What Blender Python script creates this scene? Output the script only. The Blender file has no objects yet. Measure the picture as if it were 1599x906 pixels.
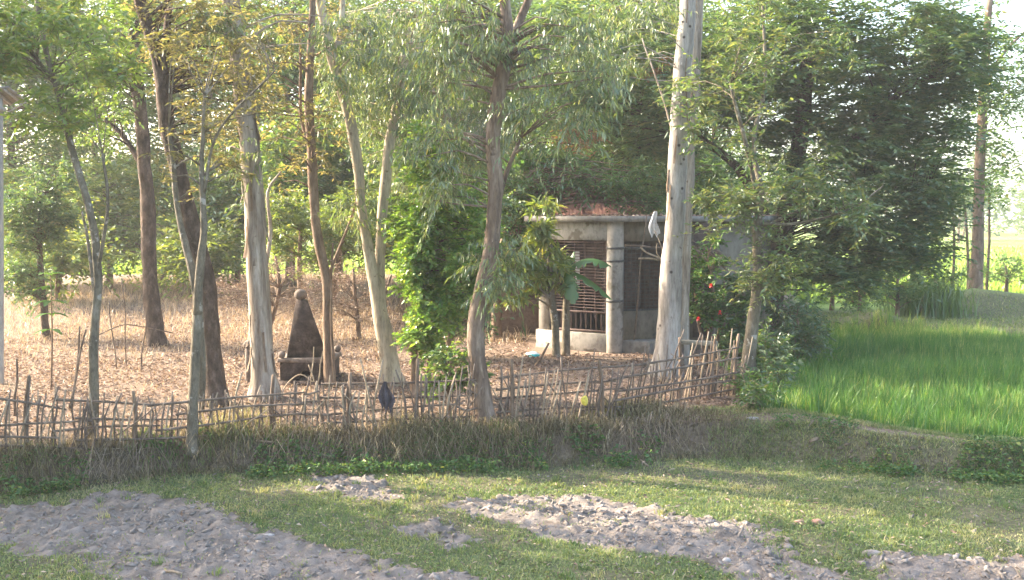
import bpy, bmesh, math, random
import numpy as np
from mathutils import Vector, Matrix

random.seed(11)
R = np.random.default_rng(7)
sc = bpy.context.scene
COL = sc.collection

# ------------------------------------------------------------------ camera
F = 1700.0                                   # focal length in photograph pixels (1599 wide)
CAMZ = 3.0
PITCH = math.atan((453 - 335) / F)
cam_d = bpy.data.cameras.new("camera")
cam_d.sensor_width = 36
cam_d.lens = F / 1599 * 36
cam_d.clip_start = 0.1
cam_d.clip_end = 5000
cam = bpy.data.objects.new("camera", cam_d)
COL.objects.link(cam)
cam.location = (0, 0, CAMZ)
cam.rotation_euler = (math.pi / 2 - PITCH, 0, 0)
sc.camera = cam

# ------------------------------------------------------------------ light
SUN_EL = math.radians(29)
SUN_AZ = math.atan2(-0.92, 0.39)
to_sun = Vector((math.sin(SUN_AZ) * math.cos(SUN_EL), math.cos(SUN_AZ) * math.cos(SUN_EL), math.sin(SUN_EL)))
w = bpy.data.worlds.new("World")
sc.world = w
w.use_nodes = True
nt = w.node_tree
sky = nt.nodes.new("ShaderNodeTexSky")
sky.sky_type = 'NISHITA'
sky.sun_disc = False
sky.sun_elevation = SUN_EL
sky.sun_rotation = SUN_AZ % (2 * math.pi)
sky.air_density = 1.0
sky.dust_density = 4.0
sky.ozone_density = 1.0
nt.links.new(sky.outputs[0], nt.nodes["Background"].inputs[0])
nt.nodes["Background"].inputs[1].default_value = 0.15
sd = bpy.data.lights.new("sun", 'SUN')
sd.energy = 3.7
sd.angle = math.radians(0.5)
sd.color = (1.0, 0.86, 0.68)
so = bpy.data.objects.new("sun", sd)
COL.objects.link(so)
so.rotation_euler = to_sun.to_track_quat('Z', 'Y').to_euler()
so.location = (-20, 10, 20)
sc.view_settings.view_transform = 'Standard'
sc.view_settings.look = 'None'
sc.view_settings.exposure = 2.65
sc.view_settings.gamma = 1
HAZE = 0.0008
sc.cycles.max_bounces = 8
sc.cycles.diffuse_bounces = 4
sc.cycles.glossy_bounces = 2
sc.cycles.transmission_bounces = 4
sc.cycles.volume_bounces = 1
sc.cycles.use_denoising = True

# ------------------------------------------------------------------ projection helpers
CP, SP = math.cos(PITCH), math.sin(PITCH)


def ray(px, py):
    a = (px - 799.5) / F
    b = -(py - 453) / F
    return np.array([a, CP + b * SP, -SP + b * CP])


def P(px, py, D):
    """world point seen at that pixel, D metres ahead (world y)"""
    d = ray(px, py)
    return np.array([0, 0, CAMZ]) + d * (D / d[1])


def sstep(t):
    t = np.clip(t, 0, 1)
    return t * t * (3 - 2 * t)


def vnoise(x, y, seed=0):
    xi = np.floor(x); yi = np.floor(y)
    fx = x - xi; fy = y - yi

    def h(a, b):
        v = np.sin(a * 127.1 + b * 311.7 + seed * 74.7) * 43758.5453
        return v - np.floor(v)
    ux = fx * fx * (3 - 2 * fx); uy = fy * fy * (3 - 2 * fy)
    return (h(xi, yi) * (1 - ux) + h(xi + 1, yi) * ux) * (1 - uy) + (h(xi, yi + 1) * (1 - ux) + h(xi + 1, yi + 1) * ux) * uy


def fbm(x, y, seed=0, o=3):
    s = 0; a = 0.5
    for k in range(o):
        s = s + a * vnoise(x * 2 ** k, y * 2 ** k, seed + k * 13)
        a *= 0.5
    return s


# bank foot line (world x -> y)
BX = np.array([-60, -14, -6.6, -5.6, -4.9, -3.6, -1.5, 0, 1.9, 3.8, 5.45, 7.0, 12, 60.])
BY = np.array([13.0, 13.4, 14.1, 14.6, 15.2, 15.3, 15.6, 15.7, 16.1, 16.25, 15.45, 14.9, 13.4, 5.])
ZF = -0.7


def foot(x):
    return np.interp(x, BX, BY) + 0.25 * (fbm(x * 1.3, x * 0 + 3.1, 5) - 0.45)


def paddy_mask(x, y):
    a = sstep((x - (3.78 + (y - 17.3) * 0.3)) / 0.35)
    b = sstep((y - foot(x) - (1.5 - .5 * sstep((x - 3.8) / 2.6))) / 0.3)
    c = sstep((31.0 - y) / 0.4)
    return a * b * c


def terrain(x, y):
    x = np.asarray(x, float); y = np.asarray(y, float)
    d = y - foot(x)
    zf = ZF + 0.08 * (fbm(x * 0.8, y * 0.8, 1) - 0.45)
    zg = -0.24 + 0.24 * sstep((d - 0.5) / 5) + 0.10 * (fbm(x * 0.6, y * 0.6, 2) - 0.45)
    zg = zg + 0.45 * sstep((y - 26) / 10) * sstep((-x - 1) / 4) * sstep((60 - y) / 20)
    right = sstep((x - (3.78 + (y - 17.3) * 0.3) + 0.4) / 0.8)
    bund = -0.2 - .09 * sstep((x - 4.6) / 2.2) + 0.06 * (fbm(x, y, 8) - 0.45) + .05 * np.exp(-((x - 4.6) / .7) ** 2)
    zr = bund
    far = sstep((y - 33) / 2)
    zr = zr * (1 - far) + (-0.35) * far
    zg = zg * (1 - right) + zr * right
    farl = sstep((y - 50) / 15)
    zg = zg * (1 - farl) + (-0.35) * farl
    zg = zg - 0.32 * paddy_mask(x, y)
    t = sstep(d / (0.55 - .12 * sstep((x - 3.5) / 1)) + 0.25 * (fbm(x * 2.2, y * 2.2, 4) - 0.45))
    z = zf * (1 - t) + zg * t
    # earth mounds on the far bund
    for mx, my, r, hh in ((10.6, 31.6, 1.1, 0.45), (15.8, 37.5, 1.6, 0.7), (18.5, 38, 2.2, 0.5), (8.2, 32.2, 1.2, 0.3)):
        z = z + hh * np.exp(-((x - mx) ** 2 + (y - my) ** 2 * 1.5) / r ** 2)
    return z


def ground(px, py):
    d = ray(px, py)
    o = np.array([0, 0, CAMZ])
    t = np.linspace(8, 90, 1600)
    p = o[None] + d[None] * t[:, None]
    below = p[:, 2] < terrain(p[:, 0], p[:, 1])
    i = int(np.argmax(below)) if below.any() else len(t) - 1
    q = p[i].copy()
    q[2] = terrain(q[0], q[1])
    return q


def gz(x, y):
    return float(terrain(np.array([x]), np.array([y]))[0])


# ------------------------------------------------------------------ object helpers
WL = {}


def mesh_data(name, V, T, mat, attrs=None, smooth=False):
    V = np.asarray(V, np.float32); T = np.asarray(T, np.int32)
    m = bpy.data.meshes.new(name)
    m.vertices.add(len(V)); m.vertices.foreach_set("co", V.ravel())
    k = T.shape[1]
    m.loops.add(T.size); m.loops.foreach_set("vertex_index", T.ravel())
    m.polygons.add(len(T))
    m.polygons.foreach_set("loop_start", np.arange(0, T.size, k, dtype=np.int32))
    if smooth:
        m.polygons.foreach_set("use_smooth", np.ones(len(T), bool))
    for a, (typ, val) in (attrs or {}).items():
        at = m.attributes.new(a, typ, 'POINT')
        at.data.foreach_set("color" if typ == 'FLOAT_COLOR' else "value", np.asarray(val, np.float32).ravel())
    m.update(calc_edges=True)
    m.validate()
    for q in (mat if isinstance(mat, (list, tuple)) else [mat]):
        if q: m.materials.append(q)
    return m


def obj(name, V, T, mat, parent=None, attrs=None, smooth=False):
    V = np.asarray(V, float)
    if parent is not None:
        V = V - np.array(WL[parent.name])[None]
    o = bpy.data.objects.new(name, mesh_data(name, V, T, mat, attrs, smooth))
    COL.objects.link(o)
    if parent is not None:
        o.parent = parent
        WL[o.name] = WL[parent.name]
    else:
        WL[o.name] = (0, 0, 0)
    return o


def tag(o, label=None, cat=None, group=None, kind=None):
    if label: o["label"] = label
    if cat: o["category"] = cat
    if group: o["group"] = group
    if kind: o["kind"] = kind
    return o


def thing(name, loc, label, cat, group=None):
    o = bpy.data.objects.new(name, None)
    o.empty_display_size = 0.2
    COL.objects.link(o)
    o.location = Vector([float(c) for c in loc])
    WL[o.name] = tuple(float(c) for c in loc)
    return tag(o, label, cat, group)


def inst(name, me, parent, loc, rot=(0, 0, 0), scale=(1, 1, 1), basis=None):
    """a child sharing mesh data, loc in world"""
    o = bpy.data.objects.new(name, me)
    COL.objects.link(o)
    b = WL[parent.name]
    l = Vector([float(loc[i]) - b[i] for i in range(3)])
    if basis is not None:
        o.matrix_local = Matrix.Translation(l) @ basis.to_4x4()
    else:
        o.location = l; o.rotation_euler = rot; o.scale = scale
    o.parent = parent
    WL[o.name] = tuple(float(c) for c in loc)
    return o


class MB:
    def __init__(s): s.V = []; s.T = []; s.A = []; s.n = 0

    def add(s, V, T, a=None):
        V = np.asarray(V, float).reshape(-1, 3); T = np.asarray(T, int).reshape(-1, 3)
        s.V.append(V); s.T.append(T + s.n); s.n += len(V)
        s.A.append(np.full(len(V), 0.5) if a is None else np.broadcast_to(np.asarray(a, float), (len(V),)))

    def build(s, name, mat, parent=None, smooth=False):
        V = np.concatenate(s.V); T = np.concatenate(s.T); A = np.concatenate(s.A)
        return obj(name, V, T, mat, parent, {"tint": ('FLOAT', A)}, smooth)


def unit(v):
    v = np.asarray(v, float)
    return v / np.maximum(np.linalg.norm(v, axis=-1, keepdims=True), 1e-9)


def spline(pts, rad, step=0.15):
    pts = np.asarray(pts, float); rad = np.asarray(rad, float)
    n = len(pts)
    if n < 3:
        k = max(2, int(np.linalg.norm(pts[-1] - pts[0]) / step) + 1)
        t = np.linspace(0, 1, k)[:, None]
        return pts[0] * (1 - t) + pts[-1] * t, rad[0] * (1 - t[:, 0]) + rad[-1] * t[:, 0]
    E = np.vstack([2 * pts[0] - pts[1], pts, 2 * pts[-1] - pts[-2]])
    O = []; Q = []
    for i in range(n - 1):
        p0, p1, p2, p3 = E[i:i + 4]
        k = max(2, int(np.linalg.norm(p2 - p1) / step) + 1)
        t = np.linspace(0, 1, k, endpoint=(i == n - 2))[:, None]
        O.append(0.5 * (2 * p1 + (p2 - p0) * t + (2 * p0 - 5 * p1 + 4 * p2 - p3) * t ** 2 + (-p0 + 3 * p1 - 3 * p2 + p3) * t ** 3))
        Q.append(rad[i] * (1 - t[:, 0]) + rad[i + 1] * t[:, 0])
    return np.vstack(O), np.concatenate(Q)


def tube(mb, pts, rad, sides=10, step=0.15, rough=0.0, wob=0.0, a=0.5):
    p, r = spline(pts, rad, step)
    n = len(p)
    if wob:
        s = R.random() * 50
        t = np.arange(n) * step
        p = p + np.stack([fbm(t * 1.1 + s, t * 0 + 1, 1) - .45, fbm(t * 1.1 + s, t * 0 + 9, 2) - .45, t * 0], 1) * wob * 2
    tan = unit(np.gradient(p, axis=0))
    ref = np.array([0.3, -0.9, 0.2]) if abs(tan[0, 2]) > 0.7 else np.array([0, 0, 1.])
    u = unit(np.cross(tan, ref)); v = np.cross(tan, u)
    ang = np.arange(sides) / sides * 2 * math.pi
    rr = r[:, None] * np.ones((1, sides))
    if rough:
        s = R.random() * 90
        tt = (np.arange(n) * step)[:, None] * np.ones((1, sides))
        rr = rr * (1 + rough * 2 * (fbm(tt * 2.0 + s, np.cos(ang)[None] * 1.5 + np.sin(ang)[None] * 2.1 + s, 3) - 0.45))
    V = p[:, None] + rr[..., None] * (np.cos(ang)[None, :, None] * u[:, None] + np.sin(ang)[None, :, None] * v[:, None])
    i = np.arange(n - 1)[:, None]; j = np.arange(sides)[None]; j2 = (j + 1) % sides
    A = i * sides + j; B = i * sides + j2; C = (i + 1) * sides + j2; Dd = (i + 1) * sides + j
    T = np.concatenate([np.stack([A, B, C], -1).reshape(-1, 3), np.stack([A, C, Dd], -1).reshape(-1, 3)])
    V = V.reshape(-1, 3)
    k = len(V)
    V = np.vstack([V, p[-1] + tan[-1] * r[-1] * 0.6, p[0] - tan[0] * r[0] * 0.3])
    jj = np.arange(sides); jn = (jj + 1) % sides
    T = np.vstack([T, np.stack([(n - 1) * sides + jj, (n - 1) * sides + jn, np.full(sides, k)], 1),
                   np.stack([jn, jj, np.full(sides, k + 1)], 1)])
    mb.add(V, T, a)
    return p, r


def sticks(mb, A, B, r0, r1, a=0.2):
    A = np.asarray(A, float); B = np.asarray(B, float)
    N = len(A)
    t = unit(B - A)
    u = unit(np.cross(t, np.array([0.31, 0.77, 0.55]))); v = np.cross(t, u)
    V = []
    for k in range(3):
        an = k * 2 * math.pi / 3
        o = math.cos(an) * u + math.sin(an) * v
        V.append(A + o * np.reshape(r0, (-1, 1))); V.append(B + o * np.reshape(r1, (-1, 1)))
    V = np.stack(V, 1).reshape(-1, 3)
    b = np.arange(N)[:, None, None] * 6
    tri = []
    for k in range(3):
        k2 = (k + 1) % 3
        tri += [[2 * k, 2 * k2, 2 * k2 + 1], [2 * k, 2 * k2 + 1, 2 * k + 1]]
    T = (np.array(tri)[None] + b).reshape(-1, 3)
    mb.add(V, T, a)


def leaves(mb, p, d, nrm, L, W, tint, fold=0.15, belly=0.45):
    """leaf blades: a folded lozenge of two triangles each"""
    N = len(p)
    d = unit(d)
    s = unit(np.cross(d, nrm)); n = np.cross(s, d)
    L = np.broadcast_to(L, (N,))[:, None]; W = np.broadcast_to(W, (N,))[:, None]
    m = p + d * L * belly + n * L * 0.05
    V = np.stack([p, m + s * W * .5 + n * W * fold, p + d * L - n * L * 0.06, m - s * W * .5 + n * W * fold], 1).reshape(-1, 3)
    b = np.arange(N)[:, None, None] * 4
    T = (np.array([[0, 1, 2], [0, 2, 3]])[None] + b).reshape(-1, 3)
    mb.add(V, T, np.repeat(np.broadcast_to(tint, (N,)), 4))


def blades(mb, p, lean, H, W, tint, bend=0.35):
    """grass blades of three triangles"""
    N = len(p)
    H = np.broadcast_to(H, (N,))[:, None]; W = np.broadcast_to(W, (N,))[:, None]
    an = R.random(N) * 2 * math.pi
    s = np.stack([np.cos(an), np.sin(an), an * 0], 1)
    up = np.array([[0, 0, 1.]])
    l = np.concatenate([lean, np.zeros((N, 1))], 1)
    mid = p + (up * 0.55 + l * 0.35) * H
    tip = p + (up * (1 - bend * np.linalg.norm(lean, axis=1, keepdims=True)) + l * 1.0) * H
    V = np.stack([p - s * W * .5, p + s * W * .5, mid + s * W * .38, mid - s * W * .38, tip], 1).reshape(-1, 3)
    b = np.arange(N)[:, None, None] * 5
    T = (np.array([[0, 1, 2], [0, 2, 3], [3, 2, 4]])[None] + b).reshape(-1, 3)
    mb.add(V, T, np.repeat(np.broadcast_to(tint, (N,)), 5))


# ------------------------------------------------------------------ materials
def new_mat(name):
    m = bpy.data.materials.new(name); m.use_nodes = True
    t = m.node_tree
    for n in list(t.nodes): t.nodes.remove(n)
    out = t.nodes.new("ShaderNodeOutputMaterial")
    return m, t, out


def ramp(t, stops, interp='LINEAR'):
    r = t.nodes.new("ShaderNodeValToRGB")
    e = r.color_ramp.elements
    while len(e) < len(stops): e.new(0.5)
    for q, (pos, c) in zip(e, stops):
        q.position = pos; q.color = (*c, 1)
    r.color_ramp.interpolation = interp
    return r


def noise(t, scale, detail=4, rough=0.6, vec=None):
    n = t.nodes.new("ShaderNodeTexNoise")
    n.inputs["Scale"].default_value = scale
    n.inputs["Detail"].default_value = detail
    n.inputs["Roughness"].default_value = rough
    if vec is not None: t.links.new(vec, n.inputs["Vector"])
    return n


def mixc(t, fac, a, b, mode='MIX'):
    m = t.nodes.new("ShaderNodeMix"); m.data_type = 'RGBA'; m.blend_type = mode
    for k, v in ((0, fac), (6, a), (7, b)):
        if isinstance(v, (int, float)): m.inputs[k].default_value = v
        elif isinstance(v, tuple): m.inputs[k].default_value = (*v, 1)
        else: t.links.new(v, m.inputs[k])
    return m.outputs[2]


def leaf_mat(name, stops, transl=0.45, gloss=0.06, warm=(1.25, 1.2, 0.5)):
    m, t, out = new_mat(name)
    at = t.nodes.new("ShaderNodeAttribute"); at.attribute_name = "tint"
    r = ramp(t, stops)
    t.links.new(at.outputs["Fac"], r.inputs[0])
    df = t.nodes.new("ShaderNodeBsdfDiffuse"); tr = t.nodes.new("ShaderNodeBsdfTranslucent")
    gl = t.nodes.new("ShaderNodeBsdfGlossy"); gl.inputs["Roughness"].default_value = 0.42
    gl.inputs["Color"].default_value = (0.8, 0.85, 0.8, 1)
    t.links.new(r.outputs[0], df.inputs[0])
    wc = mixc(t, 1.0, r.outputs[0], warm, 'MULTIPLY')
    t.links.new(wc, tr.inputs[0])
    m1 = t.nodes.new("ShaderNodeMixShader"); m1.inputs[0].default_value = transl
    t.links.new(df.outputs[0], m1.inputs[1]); t.links.new(tr.outputs[0], m1.inputs[2])
    m2 = t.nodes.new("ShaderNodeMixShader"); m2.inputs[0].default_value = gloss
    t.links.new(m1.outputs[0], m2.inputs[1]); t.links.new(gl.outputs[0], m2.inputs[2])
    t.links.new(m2.outputs[0], out.inputs[0])
    return m


def rough_mat(name, stops, scale=3.0, stretch=(1, 1, 1), bump=0.4, roughness=0.9, detail=6, spots=None, bscale=None, dist=0.03, knots=0):
    m, t, out = new_mat(name)
    b = t.nodes.new("ShaderNodeBsdfPrincipled")
    b.inputs["Roughness"].default_value = roughness
    b.inputs["Specular IOR Level"].default_value = 0.25
    tc = t.nodes.new("ShaderNodeTexCoord")
    mp = t.nodes.new("ShaderNodeMapping"); mp.inputs["Scale"].default_value = stretch
    t.links.new(tc.outputs["Object"], mp.inputs[0])
    n = noise(t, scale, detail, 0.62, mp.outputs[0])
    r = ramp(t, stops); t.links.new(n.outputs[0], r.inputs[0])
    c = r.outputs[0]
    nf = noise(t, scale * 5.5, 5, 0.7, mp.outputs[0])
    rf = ramp(t, [(.3, (.62, .6, .58)), (.5, (1, 1, 1)), (.72, (1.18, 1.16, 1.13))]); t.links.new(nf.outputs[0], rf.inputs[0])
    c = mixc(t, 1.0, c, rf.outputs[0], 'MULTIPLY')
    if knots:
        vr = t.nodes.new("ShaderNodeTexVoronoi"); vr.inputs["Scale"].default_value = knots
        t.links.new(tc.outputs["Object"], vr.inputs["Vector"])
        rk = ramp(t, [(.10, (1, 1, 1)), (.2, (0, 0, 0))]); t.links.new(vr.outputs["Distance"], rk.inputs[0])
        c = mixc(t, rk.outputs[0], c, (.06, .045, .035))
    if spots:
        n2 = noise(t, spots[0], 3, 0.6, tc.outputs["Object"])
        r2 = ramp(t, [(spots[1], (0, 0, 0)), (spots[1] + 0.06, (1, 1, 1))]); t.links.new(n2.outputs[0], r2.inputs[0])
        c = mixc(t, r2.outputs[0], c, spots[2])
    t.links.new(c, b.inputs["Base Color"])
    if bump:
        n3 = noise(t, bscale or scale * 2.5, 5, 0.65, mp.outputs[0])
        bp = t.nodes.new("ShaderNodeBump"); bp.inputs["Strength"].default_value = bump; bp.inputs["Distance"].default_value = dist
        t.links.new(n3.outputs[0], bp.inputs["Height"]); t.links.new(bp.outputs[0], b.inputs["Normal"])
    t.links.new(b.outputs[0], out.inputs[0])
    return m


M = {}
M['euc'] = leaf_mat('eucalyptus_leaf', [(0, (.058, .105, .038)), (.45, (.115, .175, .06)), (.8, (.22, .265, .09)), (1, (.33, .30, .13))], .5, .1)
M['mid'] = leaf_mat('green_leaf', [(0, (.058, .12, .03)), (.5, (.115, .20, .05)), (.85, (.19, .27, .07)), (1, (.29, .27, .10))], .5, .08)
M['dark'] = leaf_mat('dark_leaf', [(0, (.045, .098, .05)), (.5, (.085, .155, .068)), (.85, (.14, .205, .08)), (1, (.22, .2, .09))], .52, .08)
M['olive'] = leaf_mat('olive_leaf', [(0, (.11, .11, .05)), (.5, (.18, .17, .085)), (.85, (.26, .23, .12)), (1, (.34, .27, .16))], .5, .06)
M['bright'] = leaf_mat('bright_leaf', [(0, (.07, .17, .03)), (.5, (.14, .27, .045)), (.85, (.25, .36, .07)), (1, (.35, .38, .09))], .5, .07)
M['yell'] = leaf_mat('sunlit_leaf', [(0, (.10, .16, .035)), (.5, (.17, .23, .05)), (.85, (.27, .29, .07)), (1, (.36, .33, .10))], .5, .08)  # yellow green of sunlit leaves put into the colour
M['far'] = leaf_mat('far_leaf', [(0, (.07, .12, .05)), (.6, (.11, .17, .07)), (1, (.17, .2, .09))], .45, .03)
M['rust'] = leaf_mat('rust_leaf', [(0, (.20, .10, .06)), (.6, (.30, .16, .10)), (1, (.36, .22, .13))], .35, .03)
M['litter'] = leaf_mat('dead_leaf', [(0, (.12, .08, .06)), (.4, (.24, .165, .125)), (.8, (.37, .275, .205)), (1, (.5, .40, .30))], .15, .02, (1.1, 1, .8))
M['straw'] = leaf_mat('dry_grass', [(0, (.22, .16, .10)), (.5, (.40, .30, .20)), (1, (.55, .43, .30))], .3, .04, (1.1, 1, .8))
M['bankdry'] = leaf_mat('bank_dry_grass', [(0, (.10, .095, .05)), (.4, (.19, .16, .095)), (.75, (.33, .275, .17)), (1, (.45, .39, .25))], .3, .01, (1.1, 1, .8))
M['grass'] = leaf_mat('field_grass', [(0, (.085, .145, .06)), (.4, (.165, .225, .09)), (.75, (.27, .29, .13)), (1, (.42, .38, .22))], .35, .015)
M['weed'] = leaf_mat('weed_leaf', [(0, (.045, .10, .032)), (.5, (.085, .17, .05)), (.9, (.15, .24, .065)), (1, (.3, .33, .08))], .4, .03)
M['rice'] = leaf_mat('rice_leaf', [(0, (.045, .13, .03)), (.45, (.09, .215, .05)), (.85, (.18, .30, .07)), (1, (.38, .40, .14))], .42, .03)
M['farrice'] = leaf_mat('far_rice_leaf', [(0, (.13, .24, .05)), (.6, (.22, .32, .07)), (1, (.33, .38, .10))], .5, .03)
M['banana'] = leaf_mat('banana_leaf', [(0, (.035, .10, .035)), (.6, (.065, .15, .045)), (1, (.14, .23, .06))], .45, .06)
M['petal'] = leaf_mat('red_petal', [(0, (.55, .012, .015)), (1, (.75, .03, .03))], .3, .05, (1, 1, 1))

M['bark_pale'] = rough_mat('pale_bark', [(.32, (.10, .075, .055)), (.43, (.22, .175, .135)), (.56, (.33, .28, .225)), (.72, (.48, .43, .37))], 3.2, (2.2, 2.2, .28), .5, .85, 6, (7, .66, (.20, .15, .11)), dist=.04)
M['bark_white'] = rough_mat('white_bark', [(.3, (.14, .12, .10)), (.45, (.26, .23, .2)), (.65, (.40, .37, .33))], 2.6, (2, 2, .35), .35, .8, 6, (9, .66, (.13, .10, .08)), dist=.03, knots=5.5)
M['bark_cream'] = rough_mat('cream_bark', [(.3, (.22, .18, .12)), (.5, (.36, .30, .21)), (.7, (.48, .41, .30))], 2.8, (2, 2, .4), .4, .85, 6, (6, .64, (.17, .12, .08)), dist=.03)
M['bark_tan'] = rough_mat('tan_bark', [(.3, (.075, .05, .036)), (.45, (.15, .105, .075)), (.6, (.24, .18, .135)), (.75, (.36, .30, .24))], 3.4, (2, 2, .4), .5, .85, 6, (6, .62, (.12, .085, .06)), dist=.04)
M['bark_dark'] = rough_mat('dark_bark', [(.3, (.042, .03, .022)), (.5, (.088, .062, .045)), (.72, (.18, .13, .098))], 5, (1.6, 1.6, .8), .9, .95, 7, dist=.06)
M['bark_green'] = rough_mat('greenish_bark', [(.3, (.085, .072, .05)), (.55, (.165, .14, .10)), (.75, (.27, .235, .18))], 5, (1.5, 1.5, .6), .7, .9, 6, (6, .60, (.33, .30, .25)), dist=.04)
M['bark_brown'] = rough_mat('brown_bark', [(.3, (.10, .066, .045)), (.55, (.2, .14, .095)), (.75, (.34, .26, .19))], 4, (1.8, 1.8, .5), .6, .9, 6)
M['bamboo'] = rough_mat('weathered_bamboo', [(.3, (.085, .062, .046)), (.55, (.165, .125, .095)), (.8, (.29, .235, .185))], 6, (1, 1, .6), .3, .85, 4)
M['bamboo_pale'] = rough_mat('pale_bamboo', [(.3, (.2, .15, .10)), (.55, (.31, .245, .17)), (.8, (.45, .37, .27))], 6, (1, 1, .6), .3, .85, 4)
M['concrete'] = rough_mat('weathered_concrete', [(.25, (.10, .092, .08)), (.5, (.18, .168, .15)), (.75, (.27, .255, .23))], 1.6, (1, 1, .6), .2, .9, 7, (2.2, .62, (.15, .14, .12)), 20, .01)
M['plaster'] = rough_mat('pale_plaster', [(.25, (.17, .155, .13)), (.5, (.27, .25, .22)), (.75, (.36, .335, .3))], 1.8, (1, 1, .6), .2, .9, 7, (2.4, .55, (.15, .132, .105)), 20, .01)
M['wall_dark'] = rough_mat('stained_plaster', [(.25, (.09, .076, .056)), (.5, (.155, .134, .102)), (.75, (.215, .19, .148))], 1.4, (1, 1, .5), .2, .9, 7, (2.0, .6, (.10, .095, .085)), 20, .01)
M['mudwall'] = rough_mat('mud_brick_wall', [(.3, (.12, .08, .06)), (.6, (.2, .14, .11))], 3, (1, 1, 1), .4)
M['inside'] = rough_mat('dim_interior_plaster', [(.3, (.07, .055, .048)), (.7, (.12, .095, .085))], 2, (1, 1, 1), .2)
M['iron'] = rough_mat('rusted_iron', [(.3, (.06, .038, .033)), (.6, (.125, .08, .068)), (.8, (.2, .14, .12))], 8, (1, 1, 1), .2, .7)
M['grey_iron'] = rough_mat('grey_painted_iron', [(.3, (.05, .05, .05)), (.7, (.10, .10, .098))], 5, (1, 1, 1), .1, .6)
M['rusttin'] = rough_mat('rusted_tin', [(.3, (.09, .05, .042)), (.5, (.18, .085, .065)), (.7, (.30, .15, .115))], 2.2, (1, 1, 1), .3, .8)
M['tomb'] = rough_mat('weathered_dark_brick', [(.3, (.025, .02, .017)), (.5, (.052, .038, .032)), (.7, (.12, .09, .078))], 6, (1, 1, 1), .6, .95, 7, dist=.02)
M['tombtop'] = rough_mat('weathered_cement', [(.3, (.07, .055, .045)), (.5, (.15, .12, .10)), (.75, (.28, .235, .2))], 5, (1, 1, 1), .5, .95)
M['wood'] = rough_mat('weathered_plank', [(.3, (.2, .17, .12)), (.6, (.33, .29, .215)), (.8, (.42, .37, .29))], 3, (.4, 4, 4), .3, .85)
M['metal'] = rough_mat('galvanised_steel', [(.3, (.28, .28, .27)), (.7, (.42, .42, .41))], 4, (1, 1, .3), .1, .5)
M['panel'] = rough_mat('panel_underside', [(.3, (.17, .155, .13)), (.7, (.26, .24, .21))], 3, (1, 1, 1), .1, .6)
M['whitecloth'] = rough_mat('white_cloth', [(.3, (.5, .5, .49)), (.7, (.7, .69, .68))], 6, (1, 1, 1), .3)
M['pinkcloth'] = rough_mat('dull_pink_cloth', [(.3, (.3, .16, .16)), (.7, (.42, .26, .25))], 6, (1, 1, 1), .3)
M['teal'] = rough_mat('teal_plastic', [(.3, (.03, .33, .36)), (.7, (.06, .45, .48))], 5, (1, 1, 1), .3, .4)
M['whiteplastic'] = rough_mat('white_plastic', [(.3, (.7, .72, .74)), (.7, (.85, .86, .87))], 5, (1, 1, 1), .3, .4)
M['yellowplastic'] = rough_mat('yellow_plastic', [(.3, (.55, .42, .05)), (.7, (.7, .58, .12))], 5, (1, 1, 1), .3, .5)
M['darkcloth'] = rough_mat('dark_rag', [(.3, (.05, .04, .05)), (.7, (.10, .085, .09))], 6, (1, 1, 1), .5)
M['clod'] = rough_mat('dry_clay_clod', [(.28, (.13, .11, .092)), (.5, (.235, .202, .172)), (.72, (.35, .305, .264))], 2.3, (1, 1, 1), .6, .95, 7, dist=.02, bscale=30)
M['stone'] = rough_mat('pale_stone', [(.3, (.26, .235, .21)), (.7, (.45, .42, .385))], 6, (1, 1, 1), .4)
M['brick'] = rough_mat('broken_red_brick', [(.3, (.30, .15, .10)), (.7, (.46, .29, .21))], 6, (1, 1, 1), .4)


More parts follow.
